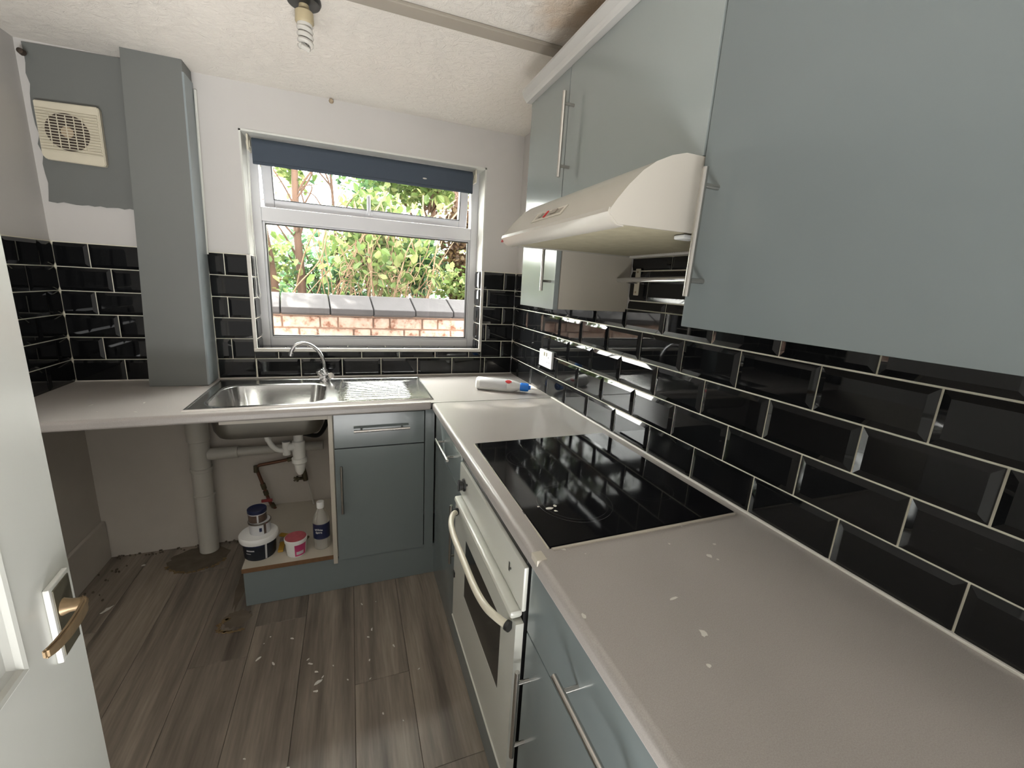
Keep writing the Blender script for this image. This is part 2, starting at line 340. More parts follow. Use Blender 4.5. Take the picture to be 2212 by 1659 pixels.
# laminate planks, laid along the room
pm = {}; pw = .193; x = XL; ci = 0
while x < -0.001:
    w_ = min(pw, -x); y = 0.0; first = [.55, 1.1, .25, .85, .7][ci % 5]; k = 0
    while y > YF+.001:
        l_ = first if k == 0 else 1.21
        y1 = max(y-l_, YF)
        key = (round(w_, 3), round(y-y1, 3))
        if key not in pm:
            b_ = bmesh.new(); box(b_, -w_/2+.0006, w_/2-.0006, -(y-y1)/2+.0007, (y-y1)/2-.0007, -.012, 0, bev=.0008, seg=1)
            me = bpy.data.meshes.new('plank'); b_.to_mesh(me); b_.free(); me.materials.append(M['plank']); pm[key] = me
        o = bpy.data.objects.new('plank', pm[key]); C.objects.link(o); o.parent = fl; o.location = (x+w_/2, (y+y1)/2, FL+T)
        y = y1; k += 1
    x += w_; ci += 1
ce = struct('ceiling', bx(XL-.12, .12, YF, .27, CEIL, CEIL+.12), M['ceiling'])
wr = struct('wall_right', bx(0, .12, YF, .27, FL-.1, CEIL), M['wall'])
wlft = struct('wall_left', bx(XL-.12, XL, YF, .27, FL-.1, CEIL), M['wall'])
b = B(); box(b, XL, 0, 0, .27, FL-.1, WZ0); box(b, XL, 0, 0, .27, WZ1, CEIL); box(b, XL, WX0, 0, .27, WZ0, WZ1); box(b, WX1, 0, 0, .27, WZ0, WZ1)
wb = struct('wall_back', b, M['wall'])
# old dull plaster below the worktop on the far and left walls
obj('bare_plaster', bx(XL, -1.03, -.004, 0, FL, -.03), M['wall_low'], wb)
b = B(); box(b, XL, XL+.004, -1.2, -.004, FL, -.03); obj('bare_plaster', b, M['wall_low'], wlft)
b = B(); box(b, XL+.004, XL+.022, -1.3, -.006, FL, -.705, bev=.004); struct('baseboard_left', b, M['wall_low'])
# grey painted board carrying the fan, upper left of far wall
b = B(); n_ = 16
poly = [(-1.752, CEIL-.002), (-1.772, .768)]
poly += [(-1.772-(2.095-1.772)*i/n_, .768+random.uniform(-.004, .004)) for i in range(1, n_)]
poly += [(-2.096+random.uniform(-.006, .006), .768+(CEIL-.012-.768)*i/n_) for i in range(0, n_+1)]
prism(b, poly, 'y', -.006, -.0001); obj('grey_painted_panel', b, M['grey'], wb, label='grey painted patch of wall round the extractor fan')
# boxed-in pipe column
def taper(bm, xl0, xl1, xr0, xr1, y0, y1, z0, z1, yb=0.0):
    v = [bm.verts.new(p) for p in ((xl0, yb, z0), (xl0, y0, z0), (xr0, y0, z0), (xr0, yb, z0), (xl1, yb, z1), (xl1, y1, z1), (xr1, y1, z1), (xr1, yb, z1))]
    for q in ((3, 2, 1, 0), (4, 5, 6, 7), (0, 1, 5, 4), (1, 2, 6, 5), (2, 3, 7, 6), (3, 0, 4, 7)): bm.faces.new([v[i] for i in q])
    return bm
col = struct('trim_1', taper(B(), -1.798, -1.756, -1.574, -1.556, -.146, -.112, .002, CEIL), M['grey'])
b = taper(B(), -1.577, -1.5595, -1.570, -1.5525, -.1475, -.114, .004, CEIL-.045, -.0005); obj('lit_side', b, mat('lit_side_grey', (.25, .285, .295), .4, var=.05), col, label='side of the boxing with window light put into a paler blue-grey')  # window light on the side face is put into this paler overlay
b = B(); tube(b, [(-1.562, -.006, .6), (-1.546, -.006, CEIL-.07)], .006, 8); obj('caulk_bead', b, M['white'], col, True)
# ceiling batten
struct('trim_2', bx(XL, -.001, -.905, -.845, CEIL-.012, CEIL-.0002, bev=.003), M['batten'])
# white painted caulk line along top of window wall + old cable nub
for p in ((-2.09, -.02, 1.30),):
    b = B(); lathe(b, [(0, 0), (.012, .002), (.010, .02), (0, .024)], p, 10, axis='-y'); tag(obj('cable_stub', b, M['fanblk'], None, origin=p), 'small dark cable stub high in the left corner beside grey panel', 'cable')
p = (-1.0, -.001, 1.345); b = B(); lathe(b, [(0, 0), (.011, .001), (.008, .014), (0, .016)], p, 10, axis='-y'); tag(obj('wall_fixing', b, M['dust'], None, origin=p), 'tiny old fixing stuck to the wall above the window blind', 'fixing')

# ------------------------------------------------------------------ tiles
tcache = {}
TG = .0020; BV = .0135; T0 = .004; T1 = .0085
def tile_mesh(w_, h_, cut):
    key = (round(w_, 3), round(h_, 3), cut)
    if key in tcache: return tcache[key]
    l, r_, bt, tp = cut
    x0, x1, z0, z1 = -w_/2, w_/2, -h_/2, h_/2
    ix0 = x0 + (0 if l else min(BV, w_*.4)); ix1 = x1 - (0 if r_ else min(BV, w_*.4)); iz0 = z0 + (0 if bt else min(BV, h_*.4)); iz1 = z1 - (0 if tp else min(BV, h_*.4))
    b_ = bmesh.new()
    A = [b_.verts.new(p) for p in ((x0, 0, z0), (x1, 0, z0), (x1, 0, z1), (x0, 0, z1))]
    def hh(px, pz): return T1 if ((px == ix0 and l) or (px == ix1 and r_)) and False else T0
    D = [b_.verts.new((p[0], -T0, p[1])) for p in ((x0, z0), (x1, z0), (x1, z1), (x0, z1))]
    E_ = [b_.verts.new((p[0], -T1, p[1])) for p in ((ix0, iz0), (ix1, iz0), (ix1, iz1), (ix0, iz1))]
    for i in range(4):
        j = (i+1) % 4
        b_.faces.new((A[i], A[j], D[j], D[i])); b_.faces.new((D[i], D[j], E_[j], E_[i]))
    b_.faces.new(E_)
    bmesh.ops.recalc_face_normals(b_, faces=b_.faces)
    me = bpy.data.meshes.new('tile'); b_.to_mesh(me); b_.free(); me.materials.append(M['tile']); tcache[key] = me; return me
def lay_tiles(parent, u0, u1, z0, z1, phases, place, rot, ph=.1016, pu=.2025, zbase=0.0, depth=False):
    """u runs rightwards as seen from inside; tiles are clipped to the rectangle"""
    i = math.floor((z0-zbase)/ph+1e-6)
    while zbase+i*ph < z1-.004:
        a, c = zbase+i*ph, zbase+(i+1)*ph; za, zc = max(a, z0), min(c, z1)
        k = math.floor((u0-phases[i % 2])/pu)
        while phases[i % 2]+k*pu < u1-.004:
            s, e = phases[i % 2]+k*pu, phases[i % 2]+(k+1)*pu; us, ue = max(s, u0), min(e, u1)
            if ue-us > .008 and zc-za > .008:
                me = tile_mesh(ue-us-2*TG, zc-za-2*TG, (us > s+.003, ue < e-.003, za > a+.003, zc < c-.003))
                o = bpy.data.objects.new('tile', me); C.objects.link(o); o.parent = parent
                x_, y_, z_ = place((us+ue)/2, (za+zc)/2)
                o.rotation_euler = (random.gauss(0, .0022)+rot[0], rot[1], rot[2]+random.gauss(0, .0022)); o.location = (x_, y_, z_+T)
            k += 1
        i += 1
G = .0025   # grout bed face
# far wall, right of window / below window / left of window
rot_b = (0, 0, 0)
pb = lambda uu, zz: (uu, -.0006, zz)
ph_b = (-.1818+.2025*0, -.1818+.10125)
for (a, c, z0, z1) in ((-1.563, -1.402, 0, .6096), (-1.402, -.208, 0, .138), (-.208, -.009, 0, .6096)):
    lay_tiles(wb, a, c, z0, z1, ph_b, pb, rot_b)
    obj('grout', bx(a-.002, c, -G, 0, z0, z1+.002), M['grout'], wb)
lay_tiles(wb, XL+.009, -1.790, 0, .6096, (-1.93, -1.997), pb, rot_b); obj('grout', bx(XL, -1.79, -G, 0, 0, .612), M['grout'], wb)
# right wall
pr = lambda uu, zz: (-.0006, -uu, zz); rot_r = (0, 0, -PI/2)
lay_tiles(wr, .009, 2.655, 0, .478, (.1253, .1253+.10125), pr, rot_r); obj('grout', bx(-G, 0, YF, -.0, 0, .478), M['grout'], wr)
lay_tiles(wr, .009, .80, .478, .6096, (.1253, .1253+.10125), pr, rot_r); obj('grout', bx(-G, 0, -.8, 0, .478, .612), M['grout'], wr)
lay_tiles(wr, 1.145, 1.738, .478, .652, (.1253, .1253+.10125), pr, rot_r); obj('grout', bx(-G, 0, -1.735, -1.15, .478, .66), M['grout'], wr)
# left wall
pl = lambda uu, zz: (XL+.0006, uu, zz); rot_l = (0, 0, PI/2)
lay_tiles(wlft, -.66, -.009, 0, .6096, (-.186, -.092), pl, rot_l); obj('grout', bx(XL, XL+G, -.662, 0, 0, .612), M['grout'], wlft)
# window reveals and sill
lay_tiles(wb, -.0, .112, .148, .6096, (-.04, -.04), lambda uu, zz: (WX0+.0006, uu, zz), (0, 0, PI/2)); obj('grout', bx(WX0, WX0+G, 0, .118, .148, .612), M['grout'], wb)
lay_tiles(wb, -.112, 0, .148, .6096, (-.04, -.04), lambda uu, zz: (WX1-.0006, -uu, zz), (0, 0, -PI/2)); obj('grout', bx(WX1-G, WX1, 0, .118, .148, .612), M['grout'], wb)
sill = B(); box(sill, WX0, WX1, 0, .118, WZ0, WZ0+G); obj('grout', sill, M['grout'], wb)
for j, (ya, yb_) in enumerate(((.004, .058), (.058, .114))):
    xx = WX0+.004 + (.09 if j == 0 else .0); xs = [WX0+.004] + [v for v in [WX0+.004+(.12 if j == 0 else .02)+.2025*k for k in range(7)] if WX0+.03 < v < WX1-.03] + [WX1-.004]
    for a, c in zip(xs, xs[1:]):
        b = B(); box(b, a+TG, c-TG, ya+TG, yb_-TG, WZ0+.001, WZ0+.0075, bev=.002, seg=1); obj('tile', b, M['tile'], wb)
b = B(); box(b, WX0-.013, WX1+.013, -.011, .004, WZ0-.010, WZ0+.008, bev=.002); obj('tile_trim', b, M['trim'], wb)
b = B(); box(b, WX0-.013, WX0+.003, -.011, .004, WZ0+.008, .612, bev=.002); obj('tile_trim', b, M['trim'], wb)
b = B(); box(b, WX1-.003, WX1+.013, -.011, .004, WZ0+.008, .612, bev=.002); obj('tile_trim', b, M['trim'], wb)
# white painted plaster edge of the reveal above the tiles
b = B(); box(b, WX0-.006, WX0+.002, -.003, .119, .614, WZ1+.004); box(b, WX1-.002, WX1+.006, -.003, .119, .614, WZ1+.004); box(b, WX0-.006, WX1+.006, -.003, .119, WZ1-.003, WZ1+.006)
obj('painted_reveal', b, M['white'], wb)

# ------------------------------------------------------------------ window
win = struct('window_1', (lambda b: (box(b, WX0, WX0+.043, .12, .18, WZ0, WZ1, bev=.004), box(b, WX1-.043, WX1, .12, .18, WZ0, WZ1, bev=.004),
      box(b, WX0+.043, WX1-.043, .12, .18, WZ0, WZ0+.046, bev=.004), box(b, WX0+.043, WX1-.043, .12, .18, WZ1-.045, WZ1, bev=.004))[0])(B()), M['upvc'], smooth=True)
b = B(); box(b, WX0+.043, WX1-.043, .117, .18, .785, .852, bev=.004); obj('transom', b, M['upvc'], win, True)
b = B(); g0, g1, gz0, gz1 = WX0+.043, WX1-.043, WZ0+.046, .785
for a in ((g0, g0+.014, gz0, gz1), (g1-.014, g1, gz0, gz1), (g0+.014, g1-.014, gz0, gz0+.012), (g0+.014, g1-.014, gz1-.012, gz1)): box(b, a[0], a[1], .126, .146, a[2], a[3], bev=.003, seg=1)
obj('glazing_bead', b, M['upvc'], win)
b = B()
for a in ((g0+.012, g0+.016, gz0+.01, gz1-.01), (g1-.016, g1-.012, gz0+.01, gz1-.01), (g0+.012, g1-.012, gz0+.010, gz0+.014), (g0+.012, g1-.012, gz1-.014, gz1-.010)): box(b, a[0], a[1], .124, .15, a[2], a[3])
obj('rubber_gasket', b, M['blackp'], win)
obj('pane', bx(g0+.008, g1-.008, .147, .153, gz0+.006, gz1-.006), M['glass'], win)
# top-hung sash, pushed open a little at the bottom
sz0, sz1 = .858, WZ1-.048; sx0, sx1 = WX0+.050, WX1-.056
R_ = Matrix.Translation((0, .15, sz1)) @ Matrix.Rotation(math.radians(9), 4, 'X') @ Matrix.Translation((0, -.15, -sz1))
def tilt(bm): bmesh.ops.transform(bm, matrix=R_, verts=bm.verts); return bm
b = B()
for a in ((sx0, sx0+.048, sz0, sz1), (sx1-.048, sx1, sz0, sz1), (sx0+.048, sx1-.048, sz0, sz0+.04), (sx0+.048, sx1-.048, sz1-.04, sz1)): box(b, a[0], a[1], .135, .185, a[2], a[3], bev=.004)
sash = obj('sash', tilt(b), M['upvc'], win, True)
obj('pane', tilt(bx(sx0+.044, sx1-.044, .158, .163, sz0+.035, sz1-.035)), M['glass'], sash)
b = B()
for a in ((sx0+.046, sx0+.050, sz0+.04, sz1-.04), (sx1-.050, sx1-.046, sz0+.04, sz1-.04), (sx0+.046, sx1-.046, sz0+.038, sz0+.042)): box(b, a[0], a[1], .132, .158, a[2], a[3])
obj('rubber_gasket', tilt(b), M['blackp'], sash)
b = B(); box(b, -.853, -.809, .126, .136, sz0+.004, sz0+.034, bev=.004); box(b, -.841, -.823, .112, .128, sz0+.012, sz0+.115, bev=.006); obj('handle', tilt(b), M['upvc'], sash, True)

# ------------------------------------------------------------------ roller blind
bl = thing('roller_blind', 'navy roller blind rolled up at the top of the window', 'blind', (-.817, .05, 1.03))
b = B(); tube(b, [(-1.352, .052, 1.118), (-.284, .052, 1.118)], .027, 20); obj('roll', b, M['fabric'], bl, True)
b = B(); box(b, -1.352, -.284, .024, .0265, 1.034, 1.120); obj('fabric', b, M['fabric'], bl)
b = B(); box(b, -1.352, -.284, .021, .030, 1.026, 1.040, bev=.003); obj('bottom_bar', b, M['fabric'], bl)
for xx in (-1.368, -.268):
    b = B(); box(b, xx-.004, xx+.004, .02, .09, 1.085, 1.152, bev=.002); tube(b, [(xx-.008, .052, 1.118), (xx+.008, .052, 1.118)], .017, 14); obj('bracket', b, M['creambar'], bl, True)
b = B(); tube(b, smoothpath([(-1.372, .03, 1.10), (-1.376, .028, .8), (-1.378, .03, .50), (-1.379, .03, .42), (-1.368, .028, .405), (-1.360, .028, .425), (-1.366, .03, .46), (-1.374, .036, .8), (-1.366, .034, 1.10)], 8), .0018, 6); obj('pull_cord', b, M['white'], bl, True)
b = B()
t = bmesh.new(); bmesh.ops.create_uvsphere(t, u_segments=10, v_segments=6, radius=.009); merge(b, t, Matrix.Translation((-.55, .0238, 1.070)) @ Matrix.Diagonal((1.3, .15, .4, 1))); obj('paint_spot', b, M['pale'], bl)

# ------------------------------------------------------------------ extractor fan
fan = thing('extractor_fan', 'square cream wall extractor fan with round slatted grille', 'fan', (-1.99, -.007, 1.035))
b = B()
poly = [(-2.083, 1.140), (-1.885, 1.148), (-1.880, 1.140), (-1.882, .930), (-1.890, .924), (-2.072, .928), (-2.083, .943)]
prism(b, poly, 'y', -.030, -.006); bmesh.ops.bevel(b, geom=[e for e in b.edges], offset=.003, segments=2, affect='EDGES'); obj('housing', b, M['fanw'], fan, True)
fc = (-1.990, -.030, 1.037)
b = B(); lathe(b, [(0, 0), (.069, 0), (.069, .003), (.066, .0032), (0, .001)], fc, 40, axis='-y'); obj('cavity', b, M['fanblk'], fan)
for k in range(17):
    z_ = fc[2]-.084+k*.0105; xx0, xx1 = -2.078, -1.888
    if k in (0, 16): continue
    b = B(); box(b, xx0, xx1, -.0365, -.0335, z_-.0014, z_+.0014); obj('slat', b, M['fanw'], fan)
b = B()
for k in range(-2, 3): box(b, fc[0]+k*.026-.0015, fc[0]+k*.026+.0015, -.0355, -.0325, fc[2]-.060, fc[2]+.060)
bm_ix(b); islands('grille_bar', b, M['fanw'], fan)
b = B(); lathe(b, [(0, 0), (.020, 0), (.020, .0045), (0, .005)], (fc[0], -.0300, fc[2]), 24, axis='-y'); obj('motor_hub', b, M['dust'], fan)

# ------------------------------------------------------------------ ceiling lamp
lc = (-1.05, -.775)
lamp = thing('ceiling_lamp', 'bare spiral energy bulb in a black ceiling rose near the window', 'lamp', (lc[0], lc[1], CEIL))
b = B(); lathe(b, [(0, 0), (.049, 0), (.050, -.008), (.046, -.016), (.038, -.018), (0, -.019)], (lc[0], lc[1], CEIL), 32); obj('rose', b, M['blackp'], lamp, True)
b = B(); lathe(b, [(0, 0), (.014, 0), (.016, -.012), (.026, -.020), (.027, -.046), (.023, -.052), (0, -.052)], (lc[0], lc[1], CEIL-.018), 24); obj('holder', b, M['holder'], lamp, True)
b = B(); sp = []
for k in range(0, 97):
    a = k/96*2*PI*3.6; h = CEIL-.072-.060*k/96; sp.append((lc[0]+.0165*math.cos(a), lc[1]+.0165*math.sin(a), h))
tube(b, sp, .0072, 8); tube(b, smoothpath([sp[-1], (lc[0]+.008, lc[1], CEIL-.136), (lc[0], lc[1], CEIL-.130), (lc[0]-.012, lc[1], CEIL-.12)]), .0068, 8); obj('spiral_tube', b, M['bulbw'], lamp, True)
b = B(); lathe(b, [(0, 0), (.0215, 0), (.0225, -.006), (.0215, -.012), (0, -.012)], (lc[0], lc[1], CEIL-.066), 24); obj('bulb_base', b, M['bulbw'], lamp, True)

# ------------------------------------------------------------------ worktops
YS0 = lambda x_: -.645 + (x_-XL)/(1.52)*.055      # front edge of the window-side top (slightly out of square)
wt = thing('worktop', 'taupe laminate worktop under the window holding the steel sink', 'worktop', (-1.2, -.3, -.04))
HX0, HX1, HY0, HY1 = -1.512, -1.045, -.545, -.150     # cut-out for the bowl
def nose(y0, z1=0.0, th=.038):
    P = []
    for k in range(7): a = PI/2*k/6; P.append((y0+.014-.014*math.sin(a), z1-.014+.014*math.cos(a)))
    for k in range(5): a = PI/2*k/4; P.append((y0+.010-.010*math.cos(a), z1-th+.010-.010*math.sin(a)))
    return P
b = B(); nx = 1
for (xa, xb) in ((XL+.001, -.612),):
    ra = [(xa, y, z) for y, z in nose(YS0(xa))]; rb = [(xb, y, z) for y, z in nose(YS0(xb))]
    va = [b.verts.new(p) for p in ra]; vb = [b.verts.new(p) for p in rb]
    for i in range(len(va)-1): b.faces.new((va[i], va[i+1], vb[i+1], vb[i]))
    # top and bottom strips to the front of the cut-out
    for (i, z) in ((0, 0.0), (-1, -.038)):
        q = [b.verts.new((xa, HY0, z)), b.verts.new((xb, HY0, z))]; b.faces.new((va[i], vb[i], q[1], q[0]))
box(b, XL+.001, HX0, HY0, -.002, -.038, 0); box(b, HX1, -.003, HY0, -.002, -.038, 0); box(b, HX0, HX1, HY1, -.002, -.038, 0)
b.verts.ensure_lookup_table()
v = [b.verts.new(p) for p in ((-.612, HY0, 0), (-.003, HY0, 0), (-.003, -.598, 0), (-.612, -.598, 0))]; b.faces.new(v)
v = [b.verts.new(p) for p in ((HX0, HY0, 0), (HX1, HY0, 0), (HX1, HY0, -.038), (HX0, HY0, -.038))]; b.faces.new(v)
obj('top', b, M['worktop'], wt, True)
b = B(); prism(b, [(-1.0, 0), (-.995, .001), (-.995, .0005)], 'x', 0, .001)
b.free()
wt2 = thing('worktop', 'long taupe laminate worktop along the tiled wall holding the black hob', 'worktop', (-.3, -1.6, -.04))
XF = -.606
b = B(); HBX0, HBX1, HBY0, HBY1 = -.545, -.055, -1.725, -1.155
def nosex(x0, z1=0.0005, th=.038): return [(x0 + (p[0]), p[1]) for p in nose(0.0, z1, th)]
va = [b.verts.new((x_, -.6, z)) for x_, z in nosex(XF)]; vb = [b.verts.new((x_, YF, z)) for x_, z in nosex(XF)]
for i in range(len(va)-1): b.faces.new((va[i], va[i+1], vb[i+1], vb[i]))
b.faces.new([va[0]]+va[1:][::1]+[b.verts.new((HBX0, -.6, -.038)), b.verts.new((HBX0, -.6, .0005))]) if False else None
for (i, z) in ((0, .0005), (-1, -.038)):
    q = [b.verts.new((HBX0, -.6, z)), b.verts.new((HBX0, YF, z))]; b.faces.new((va[i], vb[i], q[1], q[0]))
e0 = [b.verts.new((x_, -.6, z)) for x_, z in nosex(XF)] + [b.verts.new((HBX0, -.6, -.038)), b.verts.new((HBX0, -.6, .0005))]; b.faces.new(e0)
box(b, HBX0, -.003, HBY1, -.6, -.038, .0005); box(b, HBX0, -.003, YF+.001, HBY0, -.038, .0005); box(b, HBX1, -.003, HBY0, HBY1, -.038, .0005)
obj('top', b, M['worktop'], wt2, True)
b = B(); box(b, XF-.002, -.003, -.6045, -.597, .0, .0025, bev=.001); obj('joint_strip', b, M['cornice'], wt2, label='thin pale joining strip')
b = B(); box(b, -.012, -.002, YF, -.60, .0, .006, bev=.002); obj('sealant', b, M['trim'], wt2)
b = B(); box(b, -1.56, -.003, -.011, -.002, .0, .006, bev=.002); box(b, XL+.002, -1.83, -.011, -.002, 0, .006, bev=.002); obj('sealant', b, M['trim'], wt)
# chips and dried paint on the laminate
def splats(bm, spots, z, th=.0006):
    for (x_, y_, s, el) in spots:
        n = 9; a0 = random.uniform(0, PI)
        pts = []
        for k in range(n):
            a = 2*PI*k/n; rr = s*random.uniform(.55, 1.1); dx, dy = rr*math.cos(a)*el, rr*math.sin(a)
            pts.append((x_+dx*math.cos(a0)-dy*math.sin(a0), y_+dx*math.sin(a0)+dy*math.cos(a0)))
        prism(bm, pts, 'z', z, z+th)
b = B(); splats(b, [(-.23, -1.73, .0045, 1.6), (-.22, -1.75, .003, 1), (-.20, -1.83, .004, 1.3), (-.245, -1.86, .006, 1.2), (-.238, -1.875, .004, 1), (-.41, -1.94, .003, 4), (-.42, -2.02, .006, 1.5), (-.54, -1.75, .004, 2.5), (-.50, -1.78, .002, 1), (-.30, -1.80, .003, 1), (-.46, -2.07, .004, 1.2), (-.59, -1.93, .004, 2)], .0006)
obj('paint_specks', b, M['pale'], wt2, kind='stuff')
b = B(); box(b, XF-.001, -.585, -1.775, -1.745, -.012, .002, bev=.001); obj('chipped_edge', b, M['carcass'], wt2)
b = B(); splats(b, [(-1.72, -.42, .004, 3.5), (-1.88, -.43, .003, 4.5), (-1.82, -.53, .003, 2), (-1.70, -.55, .003, 3), (-1.62, -.50, .002, 2)], .0001); obj('paint_specks', b, M['pale'], wt, kind='stuff')

# ------------------------------------------------------------------ sink
sk = thing('kitchen_sink', 'stainless steel inset sink with bowl and ribbed drainer beneath the window', 'sink', (-1.06, -.32, .002))
SX0, SX1 = -1.552, -.590
sy0 = lambda x_: -.582+(x_-SX0)/(SX1-SX0)*.035; sy1 = lambda x_: -.062+(x_-SX0)/(SX1-SX0)*-.022
def rrect(cx, cy, hx, hy, rad, n=8):
    out = []
    for (sx, sy, a0) in ((1, 1, 0), (-1, 1, PI/2), (-1, -1, PI), (1, -1, 3*PI/2)):
        for k in range(n): a = a0+PI/2*k/(n-1); out.append((cx+sx*(hx-rad)+rad*math.cos(a), cy+sy*(hy-rad)+rad*math.sin(a)))
    return out
bcx, bcy, bhx, bhy = -1.280, -.352, .215, .180
b = B(); zt = .0045
# bowl rings
rings = []
for (dh, z, rad) in ((.016, zt, .085), (.008, zt-.0005, .08), (0, zt-.006, .075), (-.006, -.03, .07), (-.016, -.10, .07), (-.028, -.135, .065), (-.055, -.150, .055), (-.13, -.152, .03)):
    rings.append([b.verts.new((p[0], p[1], z)) for p in rrect(bcx, bcy, bhx+dh, bhy+dh, rad)])
for a, c in zip(rings, rings[1:]):
    n = len(a)
    for i in range(n): b.faces.new((a[i], a[(i+1) % n], c[(i+1) % n], c[i]))
b.faces.new(rings[-1])
# flat deck around the bowl: join each ring vertex to a rectangle
def deck(bm, ring, x0, x1, ya, yb):
    n = len(ring); outer = []
    for v_ in ring:
        dx, dy = v_.co.x-bcx, v_.co.y-bcy
        sx = ((x1 if dx > 0 else x0)-bcx)/dx if abs(dx) > 1e-6 else 1e9; sy = ((yb if dy > 0 else ya)-bcy)/dy if abs(dy) > 1e-6 else 1e9
        s = min(sx, sy); outer.append(bm.verts.new((bcx+dx*s, bcy+dy*s, zt)))
    for i in range(n): bm.faces.new((ring[i], outer[i], outer[(i+1) % n], ring[(i+1) % n]))
    # corner fillers
    for (cx, cy) in ((x1, yb), (x0, yb), (x0, ya), (x1, ya)):
        best = sorted(outer, key=lambda q: (q.co.x-cx)**2+(q.co.y-cy)**2)[:2]
        # find adjacent pair spanning the corner
        for i in range(n):
            p, q = outer[i], outer[(i+1) % n]
            if (abs(p.co.x-cx) < 1e-5 and abs(q.co.y-cy) < 1e-5) or (abs(q.co.x-cx) < 1e-5 and abs(p.co.y-cy) < 1e-5):
                bm.faces.new((p, bm.verts.new((cx, cy, zt)), q))
DX = -1.030
deck(b, rings[0], SX0+.012, DX, -.568, -.076)
# drainer: ribbed height field with a sunken tray
nx_, ny_ = 40, 150; grid = []
for i in range(nx_+1):
    xx = DX+(SX1-.012-DX)*i/nx_; row = []
    for j in range(ny_+1):
        yy = -.568+(.492)*j/ny_; tt = (i/nx_)
        z = zt
        ex = min((xx-(DX+.03))/.02, ((SX1-.05)-xx)/.015); ey = min((yy+.540)/.02, (-.135-yy)/.02); e_ = max(0, min(1, min(ex, ey)))
        z = zt-.0035*e_
        ex2 = min((xx-(DX+.045))/.03, ((SX1-.085)-xx)/.02); e2 = max(0, min(1, min(ex2, ey)))
        ph = ((yy+.54)/.0360) % 1.0
        z += e2*.0024*max(0, math.cos((ph-.5)*2*PI))**6
        row.append(b.verts.new((xx, yy, z)))
    grid.append(row)
for i in range(nx_):
    for j in range(ny_): b.faces.new((grid[i][j], grid[i+1][j], grid[i+1][j+1], grid[i][j+1]))
# map the rectangular deck slightly out of square and add the rolled rim
for v_ in b.verts:
    t_ = (v_.co.x-SX0)/(SX1-SX0)
    if v_.co.z > -.002:
        k = (v_.co.y+.568)/.492; v_.co.y = (sy0(v_.co.x)+.012)*(1-k)+(sy1(v_.co.x)-.012)*k
def rim(bm):
    cs = [(SX0, sy0(SX0)), (SX1, sy0(SX1)), (SX1, sy1(SX1)), (SX0, sy1(SX0))]; ins = [(SX0+.012, sy0(SX0)+.012), (SX1-.012, sy0(SX1)+.012), (SX1-.012, sy1(SX1)-.012), (SX0+.012, sy1(SX0)-.012)]
    prof = ((0, .0004), (.15, .004), (.4, .0072), (.75, .0068), (1, zt))
    L_ = [[bm.verts.new((c[0]*(1-t)+i_[0]*t, c[1]*(1-t)+i_[1]*t, z)) for (t, z) in prof] for c, i_ in zip(cs, ins)]
    for k in range(4):
        a, c = L_[k], L_[(k+1) % 4]
        for m_ in range(len(prof)-1): bm.faces.new((a[m_], c[m_], c[m_+1], a[m_+1]))
rim(b); obj('basin_and_drainer', b, M['sink'], sk, True)
b = B(); rings = []
for (dh, z, rad) in ((.008, -.004, .085), (.002, -.05, .075), (-.006, -.115, .075), (-.020, -.146, .07), (-.055, -.156, .055)):
    rings.append([b.verts.new((p[0], p[1], z)) for p in rrect(bcx, bcy, bhx+dh, bhy+dh, rad)])
for a, c in zip(rings, rings[1:]):
    n = len(a)
    for i in range(n): b.faces.new((a[i], a[(i+1) % n], c[(i+1) % n], c[i]))
b.faces.new(rings[-1]); obj('bowl_underside', b, M['dull'], sk, True)
b = B(); lathe(b, [(0, 0), (.042, 0), (.042, .004), (.03, .002), (.028, -.003), (0, -.003)], (-1.19, -.33, -.1515), 28); obj('waste_ring', b, M['chrome'], sk, True)
# mixer tap
tap = thing('mixer_tap', 'chrome swan neck mixer tap behind the sink bowl', 'tap', (-1.075, -.105, .005))
b = B(); lathe(b, [(.026, 0), (.026, .004), (.020, .010), (.017, .03), (.019, .045), (.015, .056), (0, .058)], (-1.075, -.105, .004), 24)
tube(b, [(-1.10, -.106, .022), (-1.05, -.106, .022)], .015, 14); obj('body', b, M['chrome'], tap, True)
b = B(); tube(b, smoothpath([(-1.075, -.105, .055), (-1.077, -.108, .10), (-1.092, -.114, .145), (-1.122, -.122, .182), (-1.160, -.132, .200), (-1.195, -.142, .193), (-1.215, -.148, .168), (-1.220, -.150, .146)], 8), .0088, 14)
tube(b, [(-1.2195, -.150, .152), (-1.2215, -.1505, .140)], .0108, 14); obj('spout', b, M['chrome'], tap, True)
for (p0, d_) in (((-1.083, -.108, .022), (-.42, -.22, .85)), ((-1.062, -.118, .020), (.42, -.80, .42))):
    d_ = Vector(d_).normalized(); p0 = Vector(p0)
    b = B(); tube(b, [p0-d_*.012, p0+d_*.012, p0+d_*.0125, p0+d_*.020, p0+d_*.042, p0+d_*.0455], [.011, .011, .0165, .0185, .0175, .0155], 16); obj('tap_head', b, M['chrome'], tap, True)

# ------------------------------------------------------------------ bar handle maker
def bar(name, p0, p1, out, parent, rad=.0058, inset=.032):
    """p0,p1 ends of the bar; out = vector from the bar to the face it is fixed to"""
    p0, p1, out = Vector(p0), Vector(p1), Vector(out); d = (p1-p0).normalized()
    b_ = B(); tube(b_, [p0, p1], rad, 14)
    h = obj(name, b_, M['steel'], parent, True)
    for q in (p0+d*inset, p1-d*inset):
        b_ = B(); tube(b_, [q, q+out], rad*.8, 10); obj('post', b_, M['steel'], h, True)
    return h

